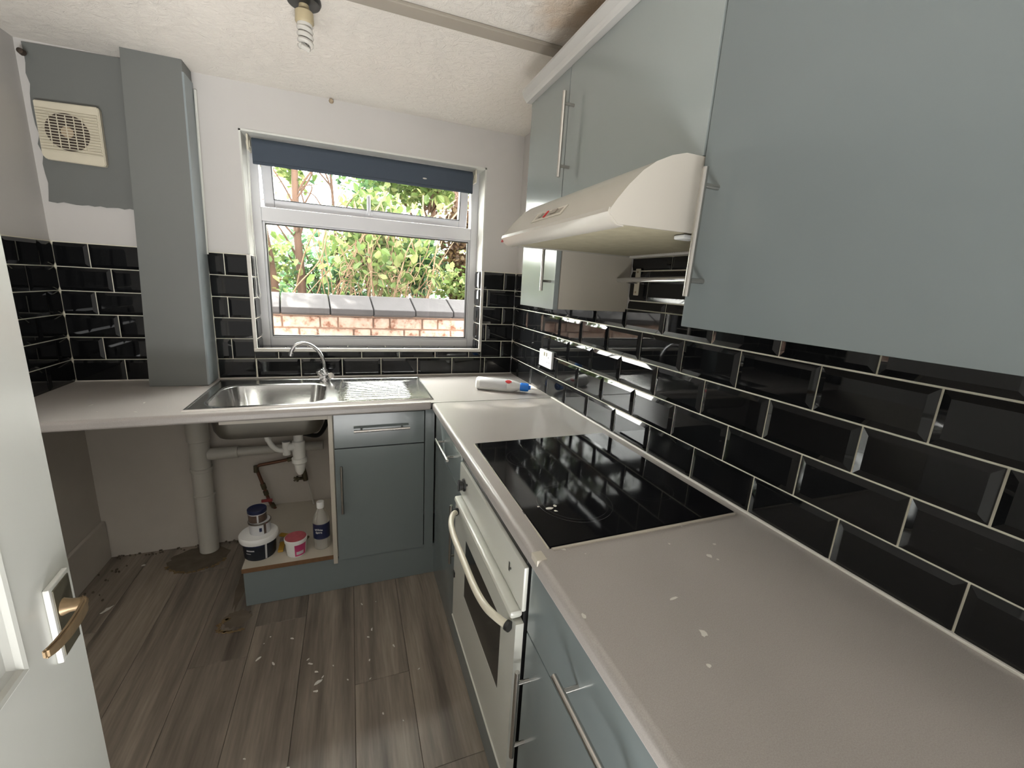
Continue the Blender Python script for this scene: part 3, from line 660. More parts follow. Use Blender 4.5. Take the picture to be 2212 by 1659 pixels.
# ------------------------------------------------------------------ base units, window side
YB = -.568
su = thing('sink_base_unit', 'open doorless sink base unit with bare chipboard shelf', 'cabinet', (-1.225, -.3, FL))
b = B(); box(b, -1.412, -1.046, YB, -.006, -.7385, -.720); obj('base_shelf', b, M['carcass'], su)
b = B(); box(b, -1.413, -1.046, YB-.0015, YB, -.740, -.7195); obj('shelf_front_edge', b, M['edge'], su, label='bare brown chipboard front edge')
b = B(); box(b, -1.046, -1.028, YB-.004, -.006, -.765, -.040, bev=.001); obj('side_panel', b, M['carcass'], su)
b = B(); box(b, -1.44, -1.046, YB+.004, YB+.022, -.064, -.040); obj('front_rail', b, M['carcass'], su)
b = B(); box(b, -1.40, -1.38, -.50, -.40, FL, -.7385); box(b, -1.40, -1.38, -.10, -.05, FL, -.7385); bm_ix(b); islands('shelf_bearer', b, M['edge'], su)
pl1 = thing('plinth', 'grey plinth board beneath the sink unit and drawer unit', 'plinth', (-1.0, YB+.014, FL))
b = B(); box(b, -1.408, -.560, YB+.004, YB+.020, FL+.001, -.744, bev=.001); obj('board', b, M['unit'], pl1)
du = thing('drawer_unit', 'grey base unit with one drawer over a door, right of the open sink unit', 'cabinet', (-.83, -.3, FL))
b = B(); box(b, -1.028, -.640, YB+.020, -.006, -.765, -.040); obj('carcass', b, M['carcass'], du)
b = B(); box(b, -1.024, -.636, YB, YB+.018, -.199, -.046, bev=.0015); dr = obj('drawer', b, M['unit'], du, True)
b = B(); box(b, -1.024, -.636, YB, YB+.018, -.752, -.204, bev=.0015); do = obj('door', b, M['unit'], du, True)
bar('handle', (-.943, YB-.030, -.116), (-.705, YB-.030, -.114), (0, .030, 0), dr)
bar('handle', (-.998, YB-.030, -.272), (-.998, YB-.030, -.500), (0, .030, 0), do)
b = B(); box(b, -.632, -.588, YB+.003, YB+.02, -.765, -.040, bev=.001); obj('corner_post', b, M['unit'], du)

# right run, narrow unit
XR = -.586
nu = thing('narrow_drawer_unit', 'grey corner drawer unit between the sink run and the white oven', 'cabinet', (-.3, -.85, FL))
b = B(); box(b, XR+.02, -.006, -1.092, -.60, -.765, -.040); obj('carcass', b, M['carcass'], nu)
b = B(); box(b, XR, XR+.018, -1.090, -.655, -.199, -.046, bev=.0015); dr = obj('drawer', b, M['unit'], nu, True)
b = B(); box(b, XR, XR+.018, -1.090, -.655, -.752, -.204, bev=.0015); do = obj('door', b, M['unit'], nu, True)
b = B(); box(b, XR+.002, XR+.018, -.651, -.58, -.765, -.040); obj('corner_post', b, M['unit'], nu)
bar('handle', (XR-.030, -.745, -.122), (XR-.030, -.980, -.120), (.030, 0, 0), dr)
bar('handle', (XR-.030, -1.060, -.262), (XR-.030, -1.060, -.505), (.030, 0, 0), do)
# near unit
ru = thing('wide_drawer_unit', 'grey base unit with long bar handles, nearest along the tiled wall', 'cabinet', (-.3, -2.1, FL))
b = B(); box(b, XR+.02, -.006, YF+.003, -1.708, -.765, -.040); obj('carcass', b, M['carcass'], ru)
b = B(); box(b, XR, XR+.018, -2.305, -1.708, -.230, -.046, bev=.0015); dr = obj('drawer', b, M['unit'], ru, True)
b = B(); box(b, XR, XR+.018, -2.305, -1.708, -.752, -.234, bev=.0015); do = obj('door', b, M['unit'], ru, True)
b = B(); box(b, XR, XR+.018, YF+.004, -2.309, -.752, -.046, bev=.0015); obj('end_panel', b, M['unit'], ru, True)
bar('handle', (XR-.032, -1.898, -.146), (XR-.032, -2.130, -.150), (.032, 0, 0), dr)
bar('handle', (XR-.030, -1.738, -.305), (XR-.030, -1.738, -.548), (.030, 0, 0), do)
pl2 = thing('plinth', 'grey plinth board running under the oven and right hand units', 'plinth', (XR+.02, -1.6, FL))
b = B(); box(b, XR+.004, XR+.020, YF+.003, YB+.022, FL+.001, -.757, bev=.001); obj('board', b, M['unit'], pl2)

# ------------------------------------------------------------------ oven
ov = thing('oven', 'white built-in single oven with long cream bar handle under the hob', 'oven', (-.3, -1.4, -.70))
OY0, OY1 = -1.698, -1.104; OX = -.592
b = B(); box(b, OX+.004, -.03, OY0+.01, OY1-.01, -.695, -.06); obj('casing', b, M['blackp'], ov)
b = B(); box(b, OX-.006, OX+.006, OY0, OY1, -.188, -.072, bev=.004); cp = obj('control_panel', b, M['oven'], ov, True)
b = B(); lathe(b, [(.013, 0), (.022, .002), (.021, .006), (.017, .008), (.016, .020), (0, .021)], (OX-.006, -1.172, -.128), 24, axis='-x'); box(b, OX-.030, OX-.020, -1.1745, -1.1695, -.148, -.108, bev=.002); obj('knob', b, M['blackp'], ov, True)
b = B(); lathe(b, [(.004, 0), (.004, .003), (0, .003)], (OX-.006, -1.205, -.112), 10, axis='-x'); lathe(b, [(.003, 0), (.003, .003), (0, .003)], (OX-.006, -1.62, -.128), 10, axis='-x'); box(b, OX-.0066, OX-.006, -1.612, -1.606, -.142, -.118); bm_ix(b); islands('pilot_light', b, M['blackp'], ov)
b = B(); box(b, OX-.028, OX+.004, OY0+.012, OY1-.012, -.214, -.192, bev=.008); obj('vent_lip', b, M['oven'], ov, True)
# door as a frame around the glass
GY0, GY1, GZ0, GZ1 = -1.605, -1.250, -.500, -.285
b = B(); xo0, xo1 = OX-.018, OX+.002
b2 = [(OY0, GY0, -.692, -.218), (GY1, OY1, -.692, -.218), (GY0, GY1, -.692, GZ0), (GY0, GY1, GZ1, -.218)]
for q in b2: box(b, xo0, xo1, q[0], q[1], q[2], q[3])
od = obj('oven_door', b, M['oven'], ov)
obj('door_glass', bx(xo0+.001, xo0+.005, GY0, GY1, GZ0, GZ1), M['ovenglass'], od)
b = B(); tube(b, [(xo0+.0003, OY0, -.696), (xo0+.0003, OY1, -.696)], .004, 8); obj('door_edge_trim', b, M['oven'], od, True)
b = B(); tube(b, smoothpath([(xo0-.008, -1.148, -.240), (xo0-.024, -1.165, -.238), (xo0-.040, -1.21, -.242), (xo0-.046, -1.28, -.246), (xo0-.046, -1.40, -.247), (xo0-.046, -1.52, -.246), (xo0-.040, -1.60, -.240), (xo0-.024, -1.650, -.236), (xo0-.010, -1.675, -.236)], 6), .0095, 14); ha = obj('handle', b, M['creambar'], od, True)
b = B(); tube(b, [(xo0-.012, -1.672, -.236), (xo0-.007, -1.681, -.236)], .0125, 14); obj('end_cap', b, M['blackp'], ha, True)
b = B(); tube(b, [(xo0-.012, -1.15, -.240), (xo0-.004, -1.141, -.240)], .0125, 14); obj('end_cap', b, M['blackp'], ha, True)
b = B(); box(b, xo0-.004, xo0+.002, OY1-.02, OY1-.002, -.520, -.500); obj('hinge_slot', b, M['blackp'], od)

# ------------------------------------------------------------------ hob
hb = thing('ceramic_hob', 'black ceramic glass hob set into the long worktop', 'hob', (-.30, -1.44, .001))
hp = [(-.558, -1.138), (-.048, -1.136), (-.040, -1.738), (-.566, -1.744)]
b = B(); prism(b, hp, 'z', .0006, .0055); bmesh.ops.bevel(b, geom=[e for e in b.edges if abs(e.verts[0].co.z-e.verts[1].co.z) < 1e-6 and e.verts[0].co.z > .003], offset=.0015, segments=2, affect='EDGES'); obj('glass_plate', b, M['glassblk'], hb, True)
b = B(); prism(b, [(-.562, -1.7455), (-.560, -1.7515), (-.30, -1.7505), (-.042, -1.7440), (-.040, -1.7385)], 'z', .0006, .0040); prism(b, [(-.566, -1.744), (-.5595, -1.70), (-.5605, -1.60), (-.5585, -1.5), (-.558, -1.138), (-.5615, -1.138), (-.5630, -1.4), (-.5640, -1.6), (-.5700, -1.744)], 'z', .0006, .003); obj('old_sealant', b, M['carcass'], hb)
def ring(bm, cx, cy, R1, R2, z):
    n = 48; a = [bm.verts.new((cx+R1*math.cos(2*PI*k/n), cy+R1*math.sin(2*PI*k/n), z)) for k in range(n)]; c = [bm.verts.new((cx+R2*math.cos(2*PI*k/n), cy+R2*math.sin(2*PI*k/n), z)) for k in range(n)]
    for k in range(n): bm.faces.new((a[k], a[(k+1) % n], c[(k+1) % n], c[k]))
for (cx, cy, R) in ((-.42, -1.585, .098), (-.185, -1.565, .078), (-.42, -1.30, .078), (-.185, -1.30, .098)):
    b = B(); ring(b, cx, cy, R, R-.0015, .0057); ring(b, cx, cy, R-.012, R-.0128, .0057); obj('cooking_zone', b, M['ring'], hb)
b = B()
for k in range(4):
    lathe(b, [(.0, .0058), (.011, .0058), (.012, .0056)], (-.305, -1.655+.0*k+(-.0), 0), 16) if False else None
splats(b, [(-.497, -1.60, .007, 1.5), (-.520, -1.585, .004, 1), (-.478, -1.592, .005, 1), (-.487, -1.615, .004, 1.4)], .0056, .0004); obj('paint_specks', b, M['pale'], hb, kind='stuff')

# ------------------------------------------------------------------ wall units, right
XU = -.300
def unit_shell(bm, y0, y1, z0, z1, t=.016):
    box(bm, XU+.021, -.002, y0, y0+t, z0, z1); box(bm, XU+.021, -.002, y1-t, y1, z0, z1); box(bm, XU+.021, -.002, y0+t, y1-t, z0, z0+t); box(bm, XU+.021, -.002, y0+t, y1-t, z1-t, z1); box(bm, -.012, -.002, y0+t, y1-t, z0+t, z1-t)
fu = thing('wall_unit', 'narrow tall grey gloss wall cupboard nearest the window', 'cabinet', (-.15, -.98, .465))
b = B(); unit_shell(b, -1.130, -.832, .466, 1.186); obj('carcass', b, M['carcass'], fu)
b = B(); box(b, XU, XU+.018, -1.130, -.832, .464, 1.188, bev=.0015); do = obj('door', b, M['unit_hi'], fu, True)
bar('handle', (XU-.034, -1.100, .525), (XU-.034, -1.100, .760), (.034, 0, 0), do)
mu = thing('bridging_unit', 'grey gloss wall cupboard directly above the extractor hood', 'cabinet', (-.15, -1.43, .80))
b = B(); unit_shell(b, -1.733, -1.134, .800, 1.186); obj('carcass', b, M['carcass'], mu)
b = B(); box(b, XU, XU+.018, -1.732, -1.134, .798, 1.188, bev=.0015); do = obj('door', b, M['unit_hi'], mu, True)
bar('handle', (XU-.034, -1.168, .868), (XU-.034, -1.170, 1.102), (.034, 0, 0), do)
nr = thing('wide_wall_unit', 'wide grey wall cupboard nearest the camera with long steel handle', 'cabinet', (-.15, -2.05, .472))
b = B(); unit_shell(b, -2.335, -1.737, .474, 1.186); obj('carcass', b, M['carcass'], nr)
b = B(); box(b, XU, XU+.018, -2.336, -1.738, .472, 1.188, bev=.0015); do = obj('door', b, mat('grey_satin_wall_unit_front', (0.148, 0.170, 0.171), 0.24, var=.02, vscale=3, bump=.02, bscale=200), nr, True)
bar('handle', (XU-.036, -1.779, .533), (XU-.036, -1.782, .762), (.036, 0, 0), do, rad=.0062, inset=.030)
# cornice over the cupboards
b = B(); P = [(-.012, 1.1885), (-.318, 1.1885), (-.322, 1.194), (-.328, 1.200), (-.334, 1.212), (-.338, 1.219), (-.338, 1.226), (-.012, 1.226)]
prism(b, P, 'y', YF+.01, -.822); tag(obj('cornice', b, M['cornice'], None, origin=(-.17, -1.7, 1.19)), 'pale moulded cornice along the top of the wall cupboards', 'cornice')

# ------------------------------------------------------------------ cooker hood
hd = thing('cooker_hood', 'cream enamel cooker hood with rounded front above the hob', 'hood', (-.25, -1.435, .655))
prof = [(-.004, .796), (-.339, .797), (-.372, .788), (-.405, .773), (-.432, .754), (-.459, .727), (-.481, .700), (-.495, .680), (-.494, .672), (-.4875, .668), (-.476, .658), (-.470, .656), (-.004, .656)]
HY_0, HY_1 = -1.733, -1.138
b = B(); P = prof[:]
n = len(P); va = [b.verts.new((p[0], HY_0+.0015, p[1])) for p in P]; vb = [b.verts.new((p[0], HY_1-.0015, p[1])) for p in P]
for i in range(n-1):
    b.faces.new((va[i], va[i+1], vb[i+1], vb[i])) if i < n-2 else None
obj('canopy', b, M['hood'], hd, True)
for (y0, y1) in ((HY_0, HY_0+.0016), (HY_1-.0016, HY_1)):
    b = B(); prism(b, [(p[0]-(0.0006 if p[0] < -.3 else 0), p[1]) for p in prof], 'y', y0, y1); obj('end_panel', b, M['hood'], hd)
# pull-out front lip
b = B(); P = [(-.4985, .676), (-.4965, .684), (-.4935, .683), (-.488, .668), (-.476, .6575), (-.462, .6555), (-.462, .6530), (-.476, .6540), (-.489, .6615)]
prism(b, P, 'y', HY_0+.002, HY_1-.002); obj('front_lip', b, M['hood'], hd, True)
b = B(); tube(b, [(-.496, HY_1+.0005, .668), (-.496, HY_1-.006, .668)], .004, 10); obj('lip_screw', b, M['redp'], hd, True)
b = B(); box(b, -.452, -.03, HY_0+.02, HY_1-.02, .660, .664); obj('filter', b, M['hood'], hd)
b = B()
fx = mat('yellowed_filter_mesh', (.30, .27, .19), .5, .2, var=.2, vscale=30)
for k in range(58):
    yk = HY_0+.03+k*.0095; prism(b, [(yk-.0018, .6605), (yk, .6575), (yk+.0018, .6605)], 'x', -.445, -.04)
obj('filter_mesh', b, fx, hd, kind='stuff')
# switch recess with sliders on the sloping face
def slope(x_):
    for p, q in zip(prof[1:], prof[2:]):
        if q[0] <= x_ <= p[0]: t = (x_-p[0])/(q[0]-p[0]); return p[1]*(1-t)+q[1]*t
sp_n = Vector((-(.753-.700), 0, (.481-.432))).normalized()
def slab(bm, ya, yb, xa, xb, h0, h1):
    A, Bq = Vector((xa, 0, slope(xa))), Vector((xb, 0, slope(xb))); nrm = Vector((-(A.z-Bq.z), 0, (A.x-Bq.x))).normalized()
    vs = []
    for h in (h0, h1):
        for (p, yy) in ((A, ya), (A, yb), (Bq, yb), (Bq, ya)): vs.append(bm.verts.new((p.x+nrm.x*h, yy, p.z+nrm.z*h)))
    for q in ((3, 2, 1, 0), (4, 5, 6, 7), (0, 1, 5, 4), (1, 2, 6, 5), (2, 3, 7, 6), (3, 0, 4, 7)): bm.faces.new([vs[i] for i in q])
b = B(); slab(b, -1.325, -1.500, -.4605, -.4795, .0003, .0014); sw = obj('switch_panel', b, M['carcass'], hd)
b = B(); slab(b, -1.340, -1.484, -.464, -.474, .0014, .0019); obj('slot', b, M['batten'], sw)
b = B(); slab(b, -1.396, -1.404, -.463, -.476, .0019, .0045); obj('indicator', b, M['redlab'], sw)
b = B(); slab(b, -1.362, -1.376, -.465, -.473, .0019, .0045); slab(b, -1.430, -1.460, -.465, -.473, .0019, .0045); bm_ix(b); islands('slider', b, M['batten'], sw)
b = B(); box(b, -.30, -.26, -1.71, -1.68, .648, .657, bev=.003); obj('lamp_cover', b, M['milky'], hd, True)
# rough plaster lip behind the hood
struct('trim_3', bx(-.02, -.001, -1.733, -1.134, .6535, .668, bev=.003), M['trim'])

# chrome utensil rail on the tiles under the hood
rl = thing('utensil_rail', 'chrome utensil rail on white brackets beneath the hood', 'rail', (-.03, -1.4, .577))
b = B(); tube(b, [(-.052, -1.135, .576), (-.052, -1.69, .584)], .0085, 14); obj('rail', b, M['chrome'], rl, True)
for yy in (-1.187, -1.640):
    b = B(); box(b, -.013, -.0088, yy-.013, yy+.013, .527, .617, bev=.002); br = obj('bracket', b, M['fanw'], rl, True)
    b = B(); box(b, -.052, -.0125, yy-.006, yy+.006, .566, .586, bev=.002); obj('bracket_arm', b, M['steel'], br, True)
    b = B()
    for zz in (.538, .606): lathe(b, [(.004, 0), (.003, .002), (0, .002)], (-.013, yy, zz), 10, axis='-x')
    bm_ix(b); islands('screw', b, M['dust'], br)

# ------------------------------------------------------------------ socket
sc = thing('double_socket', 'white double plug socket on the black tiles near the window corner', 'socket', (-.009, -.525, .185))
b = B(); box(b, -.023, -.0088, -.598, -.452, .142, .228, bev=.004, seg=3); obj('face_plate', b, M['upvc'], sc, True)
b = B()
for cy in (-.487, -.563):
    box(b, -.0235, -.0228, cy-.002, cy+.002, .192, .200); box(b, -.0235, -.0228, cy-.014, cy-.008, .170, .174); box(b, -.0235, -.0228, cy+.008, cy+.014, .170, .174)
obj('pin_slots', b, M['blackp'], sc, kind='stuff')
for cy in (-.512, -.538):
    b = B(); box(b, -.0265, -.0225, cy-.006, cy+.006, .200, .219, bev=.001); obj('rocker_switch', b, M['fanw'], sc)

# ------------------------------------------------------------------ lying bottle on the worktop
p0 = Vector((-.335, -.372, .0335)); p1 = Vector((-.083, -.505, .030)); ax = (p1-p0).normalized()
lb = thing('plastic_bottle', 'white plastic bottle with blue cap lying in the worktop corner', 'bottle', (p0.x, p0.y, 0.0008))
Lr = ax.to_track_quat('Z', 'Y').to_matrix().to_4x4(); LN = (p1-p0).length
b = B(); lathe(b, [(0, 0), (.026, 0), (.0325, .006), (.0330, .02), (.0330, LN*.60), (.031, LN*.66), (.024, LN*.76), (.017, LN*.82), (.0, LN*.82)], p0, 28, mtx=Lr); obj('body', b, M['milky'], lb, True)
b = B(); lathe(b, [(.018, LN*.81), (.0215, LN*.82), (.0215, LN*.93), (.020, LN*.96), (.012, LN*.965), (.010, LN), (0, LN)], p0, 24, mtx=Lr); obj('cap', b, M['blue'], lb, True)
side = Vector((0, 0, 1)); fr_ = (Vector((-.943, -2.438, .53))-p0).normalized(); fr_ = (fr_-ax*fr_.dot(ax)).normalized(); tq = (fr_*.7+side*.7).normalized()
def patch(c_along, w_al, w_ar, rad, m, nm, parent, toff=0.0):
    b_ = B(); sd_ = ax.cross(tq); n = 9; rows = []
    for i in range(n):
        a = (i/(n-1)-.5)*w_ar+toff; rows.append([b_.verts.new(p0+ax*(c_along+(j-.5)*w_al*(1 if nm != 'logo' else math.cos((i/(n-1)-.5)*2.6)))+(tq*math.cos(a)+sd_*math.sin(a))*rad) for j in (0, 1)])
    for r0, r1 in zip(rows, rows[1:]): b_.faces.new((r0[0], r0[1], r1[1], r1[0]))
    return obj(nm, b_, m, parent, True)
patch(LN*.33, LN*.5, 2.6, .0334, M['whitelab'], 'label', lb)
patch(LN*.60, .034, .7, .0338, M['redlab'], 'logo', lb)

# ------------------------------------------------------------------ pipework under the sink
sp_ = thing('soil_pipe', 'thick painted waste pipe standing in the gap left of the sink', 'pipe', (-1.665, -.06, FL))
b = B(); tube(b, [(-1.672, -.060, FL+.002), (-1.662, -.060, -.04)], .043, 24); obj('stack', b, M['pipe'], sp_, True)
for z0, z1 in ((-.60, -.585), (-.30, -.19), (-.46, -.44)):
    b = B(); lathe(b, [(.044, 0), (.048, .003), (.048, z1-z0-.003), (.044, z1-z0)], (-1.666, -.060, z0), 24); bm_ix(b); islands('collar', b, M['pipe'], sp_, True)
wp = thing('sink_waste', 'white plastic sink trap and waste pipe below the steel bowl', 'pipe', (-1.19, -.33, -.41))
b = B(); tube(b, [(-1.63, -.060, -.375), (-1.50, -.062, -.372)], .030, 18); tube(b, [(-1.52, -.062, -.372), (-1.30, -.075, -.366), (-1.10, -.085, -.36)], .023, 16); obj('horizontal_pipe', b, M['pipe'], wp, True)
b = B(); lathe(b, [(.030, 0), (.032, -.006), (.032, -.020), (.021, -.022), (.021, -.075), (.028, -.080), (.029, -.140), (.026, -.16), (.034, -.165), (.034, -.185), (.026, -.192), (.020, -.232), (.010, -.25), (0, -.25)], (-1.190, -.33, -.158), 24); obj('bottle_trap', b, M['pipew'], wp, True)
b = B(); tube(b, smoothpath([(-1.190, -.33, -.262), (-1.225, -.335, -.262), (-1.245, -.30, -.270), (-1.245, -.18, -.32), (-1.24, -.09, -.362)], 5), .019, 14); obj('trap_outlet', b, M['pipew'], wp, True)
b = B(); tube(b, [(-1.242, -.335, -.300), (-1.242, -.335, -.235)], .017, 12); tube(b, smoothpath([(-1.242, -.335, -.275), (-1.27, -.345, -.272), (-1.296, -.355, -.245), (-1.312, -.36, -.205)], 5), [.012]*16, 10); tube(b, [(-1.309, -.359, -.212), (-1.318, -.362, -.188)], [.015, .010], 10); obj('appliance_spigot', b, M['pipew'], wp, True)
ov2 = thing('overflow_hose', 'black overflow hose curving behind the sink bowl', 'hose', (-1.09, -.15, -.3))
b = B(); tube(b, smoothpath([(-1.064, -.20, -.06), (-1.062, -.20, -.14), (-1.075, -.22, -.20), (-1.11, -.26, -.24), (-1.165, -.31, -.21)], 6), .011, 10); obj('hose', b, M['blackp'], ov2, True)
cp_ = thing('copper_supply_pipe', 'tarnished copper water pipe with red valve behind the paint tins', 'pipe', (-1.37, -.05, -.72))
b = B(); tube(b, smoothpath([(-1.355, -.05, -.722), (-1.375, -.05, -.69), (-1.385, -.05, -.66)], 3)+[(-1.40, -.048, -.60), (-1.425, -.046, -.50), (-1.430, -.046, -.475), (-1.415, -.048, -.462), (-1.30, -.052, -.445), (-1.25, -.055, -.435), (-1.20, -.10, -.42)], .0085, 10); obj('pipe', b, M['copper'], cp_, True)
b = B()
for p, q in (((-1.432, -.046, -.50), (-1.431, -.046, -.465)), ((-1.400, -.048, -.60), (-1.407, -.048, -.57)), ((-1.392, -.049, -.635), (-1.397, -.049, -.612)), ((-1.28, -.053, -.442), (-1.25, -.055, -.436)), ((-1.362, -.05, -.712), (-1.372, -.05, -.690))): tube(b, [p, q], .0125, 10)
bm_ix(b); islands('compression_fitting', b, M['brassd'], cp_, True)
b = B(); tube(b, [(-1.386, -.052, -.655), (-1.386, -.085, -.650)], .007, 8); box(b, -1.412, -1.360, -.093, -.083, -.658, -.642, bev=.003); obj('valve_handle', b, M['redp'], cp_, True)
b = B(); tube(b, [(-1.250, -.056, -.425), (-1.250, -.058, -.448)], .005, 8); tube(b, [(-1.250, -.066, -.436), (-1.250, -.083, -.436)], .006, 8); obj('isolating_screw', b, M['chrome'], cp_, True)
hv = thing('stop_valve', 'dark brass stop valve on a thin pipe below the sink trap', 'valve', (-1.20, -.06, -.72))
b = B(); tube(b, [(-1.165, -.05, -.722), (-1.185, -.05, -.60), (-1.205, -.05, -.50), (-1.215, -.05, -.42), (-1.20, -.08, -.30)], .0045, 8); obj('thin_pipe', b, M['pipe'], hv, True)
b = B(); tube(b, [(-1.198, -.056, -.57), (-1.204, -.056, -.53), (-1.212, -.055, -.47), (-1.216, -.054, -.45)], [.013, .015, .010, .013], 10); tube(b, [(-1.205, -.056, -.555), (-1.235, -.075, -.548)], .009, 10); obj('valve_body', b, M['brassd'], hv, True)
b = B()
for k in range(5): a = 2*PI*k/5; tube(b, [(-1.238, -.077, -.547), (-1.240+.016*math.cos(a), -.079, -.547+.016*math.sin(a))], .0055, 8)
obj('wheel_head', b, M['brassd'], hv, True)

# ------------------------------------------------------------------ tins and bottle on the sink unit shelf
SH = -.7198
bk = thing('paint_bucket', 'dark paint bucket with white lid, lowest of the stack on the shelf', 'bucket', (-1.358, -.462, SH))
c0 = (-1.358, -.462, SH)
b = B(); lathe(b, [(0, 0), (.060, 0), (.063, .004), (.069, .095), (0, .095)], c0, 36); obj('pail', b, M['bucketlab'], bk, True)
b = B(); lathe(b, [(.0692, .080), (.0765, .082), (.0785, .092), (.0785, .104), (.074, .110), (.066, .108), (0, .107)], c0, 36); obj('lid', b, M['milky'], bk, True)
def wrap(cen, rad0, rad1, z0, z1, a0, a1, m, nm, parent, n=10):
    b_ = B(); rows = []
    for i in range(n+1):
        a = a0+(a1-a0)*i/n; rows.append((b_.verts.new((cen[0]+rad0*math.cos(a), cen[1]+rad0*math.sin(a), cen[2]+z0)), b_.verts.new((cen[0]+rad1*math.cos(a), cen[1]+rad1*math.sin(a), cen[2]+z1))))
    for r0, r1 in zip(rows, rows[1:]): b_.faces.new((r0[0], r1[0], r1[1], r0[1]))
    return obj(nm, b_, m, parent, True)
D = math.radians
wrap(c0, .0632, .0692, .004, .082, D(-62), D(-55), M['whitelab'], 'label_stripe', bk, 3)
wrap(c0, .0662, .0667, .050, .056, D(-128), D(-98), M['whitelab'], 'label_lettering', bk, 6)
wrap(c0, .0653, .0656, .036, .039, D(-132), D(-112), M['whitelab'], 'label_lettering', bk, 6)
wrap(c0, .0680, .0690, .070, .080, D(-140), D(-66), M['navy'], 'label_band', bk, 12)
t1z = SH+.1075
tn = thing('paint_tin', 'small pale paint tin, middle of the stack on the shelf', 'tin', (-1.352, -.455, t1z))
c1 = (-1.352, -.455, t1z+.0006)
b = B(); lathe(b, [(0, 0), (.041, 0), (.042, .002), (.042, .050), (.045, .052), (.045, .057), (.040, .058), (0, .056)], c1, 32); obj('can', b, M['whitelab'], tn, True)
wrap(c1, .0423, .0423, .004, .049, D(-60), D(-46), M['brownlab'], 'label_stripe', tn, 4)
wrap(c1, .0423, .0423, .018, .036, D(-84), D(-70), M['navy'], 'label_print', tn, 4)
b = B(); lathe(b, [(.0425, .049), (.0462, .051), (.0462, .057), (.043, .0585)], c1, 32); obj('rim', b, M['steel'], tn, True)
tz = t1z+.0605
t2 = thing('tester_tin', 'small brown labelled tin with navy lid on top of the stack', 'tin', (-1.358, -.458, tz))
c2 = (-1.358, -.458, tz)
b = B(); lathe(b, [(0, 0), (.035, 0), (.036, .002), (.036, .044), (0, .044)], c2, 32); obj('can', b, M['brownlab'], t2, True)
wrap(c2, .0363, .0363, .001, .043, D(-84), D(-74), M['whitelab'], 'label_stripe', t2, 4)
wrap(c2, .0363, .0363, .036, .044, D(-180), D(0), M['whitelab'], 'label_band', t2, 18)
b = B(); lathe(b, [(.0365, .040), (.0385, .042), (.0385, .056), (.036, .058), (.033, .056), (0, .0555)], c2, 32); obj('lid', b, M['navy'], t2, True)
tu = thing('filler_tub', 'white plastic tub with magenta label and pink lid on the shelf', 'tub', (-1.205, -.505, SH))
c3 = (-1.205, -.505, SH)
b = B(); lathe(b, [(0, 0), (.037, 0), (.039, .003), (.044, .066), (.047, .067), (.048, .082), (.0455, .084), (.0435, .080), (0, .074)], c3, 32); obj('pot', b, M['milky'], tu, True)
b = B(); lathe(b, [(.0446, .0848), (.043, .0856), (0, .0850)], c3, 32); obj('lid', b, M['pinkclear'], tu, True)
wrap(c3, .0395, .0445, .006, .064, D(-92), D(-20), M['magenta'], 'label', tu, 12)
wrap(c3, .0406, .0422, .014, .030, D(-84), D(-40), M['whitelab'], 'label_print', tu, 8)
bo = thing('spirit_bottle', 'clear plastic white spirit bottle with white cap on the shelf', 'bottle', (-1.098, -.478, SH))
c4 = (-1.098, -.478, SH)
b = B(); lathe(b, [(0, .001), (.034, .001), (.036, .006), (.0345, .018), (.036, .026), (.036, .130), (.034, .150), (.024, .178), (.014, .196), (.013, .205), (0, .205)], c4, 32); obj('flask', b, M['clear'], bo, True)
b = B(); lathe(b, [(.0158, .202), (.0165, .204), (.0165, .230), (.0150, .232), (0, .232)], c4, 24); obj('cap', b, M['milky'], bo, True)
wrap(c4, .0365, .0365, .056, .132, D(-185), D(5), M['navy'], 'label', bo, 24)
for s, zz in (('White', .106), ('Spirit', .092)):
    a = D(-104); rot = Matrix.Rotation(a+PI/2, 4, 'Z') @ Matrix.Rotation(PI/2, 4, 'X')
    text('label_lettering', s, .0135, (c4[0]+.0372*math.cos(a), c4[1]+.0372*math.sin(a), SH+zz), rot, M['milky'], bo)
# tools lying on the shelf
br = thing('paint_brush', 'yellow handled brush lying on the shelf behind the tub', 'brush', (-1.235, -.38, SH))
b = B(); box(b, -1.300, -1.215, -.372, -.352, SH+.001, SH+.013, bev=.003); bmesh.ops.rotate(b, cent=(-1.25, -.362, SH), matrix=Matrix.Rotation(D(-28), 3, 'Z'), verts=b.verts); obj('handle', b, M['yellow'], br, True)
b = B(); box(b, -1.215, -1.155, -.376, -.348, SH+.002, SH+.012, bev=.002); bmesh.ops.rotate(b, cent=(-1.25, -.362, SH), matrix=Matrix.Rotation(D(-28), 3, 'Z'), verts=b.verts); obj('bristles', b, M['brassd'], br, True)
sw_ = thing('scraper', 'yellow handled scraper lying between the bucket and the tub', 'scraper', (-1.275, -.44, SH))
b = B(); box(b, -1.285, -1.262, -.485, -.410, SH+.001, SH+.012, bev=.003); obj('handle', b, M['yellow'], sw_, True)
b = B(); box(b, -1.290, -1.257, -.410, -.372, SH+.003, SH+.005); obj('blade', b, M['steel'], sw_)

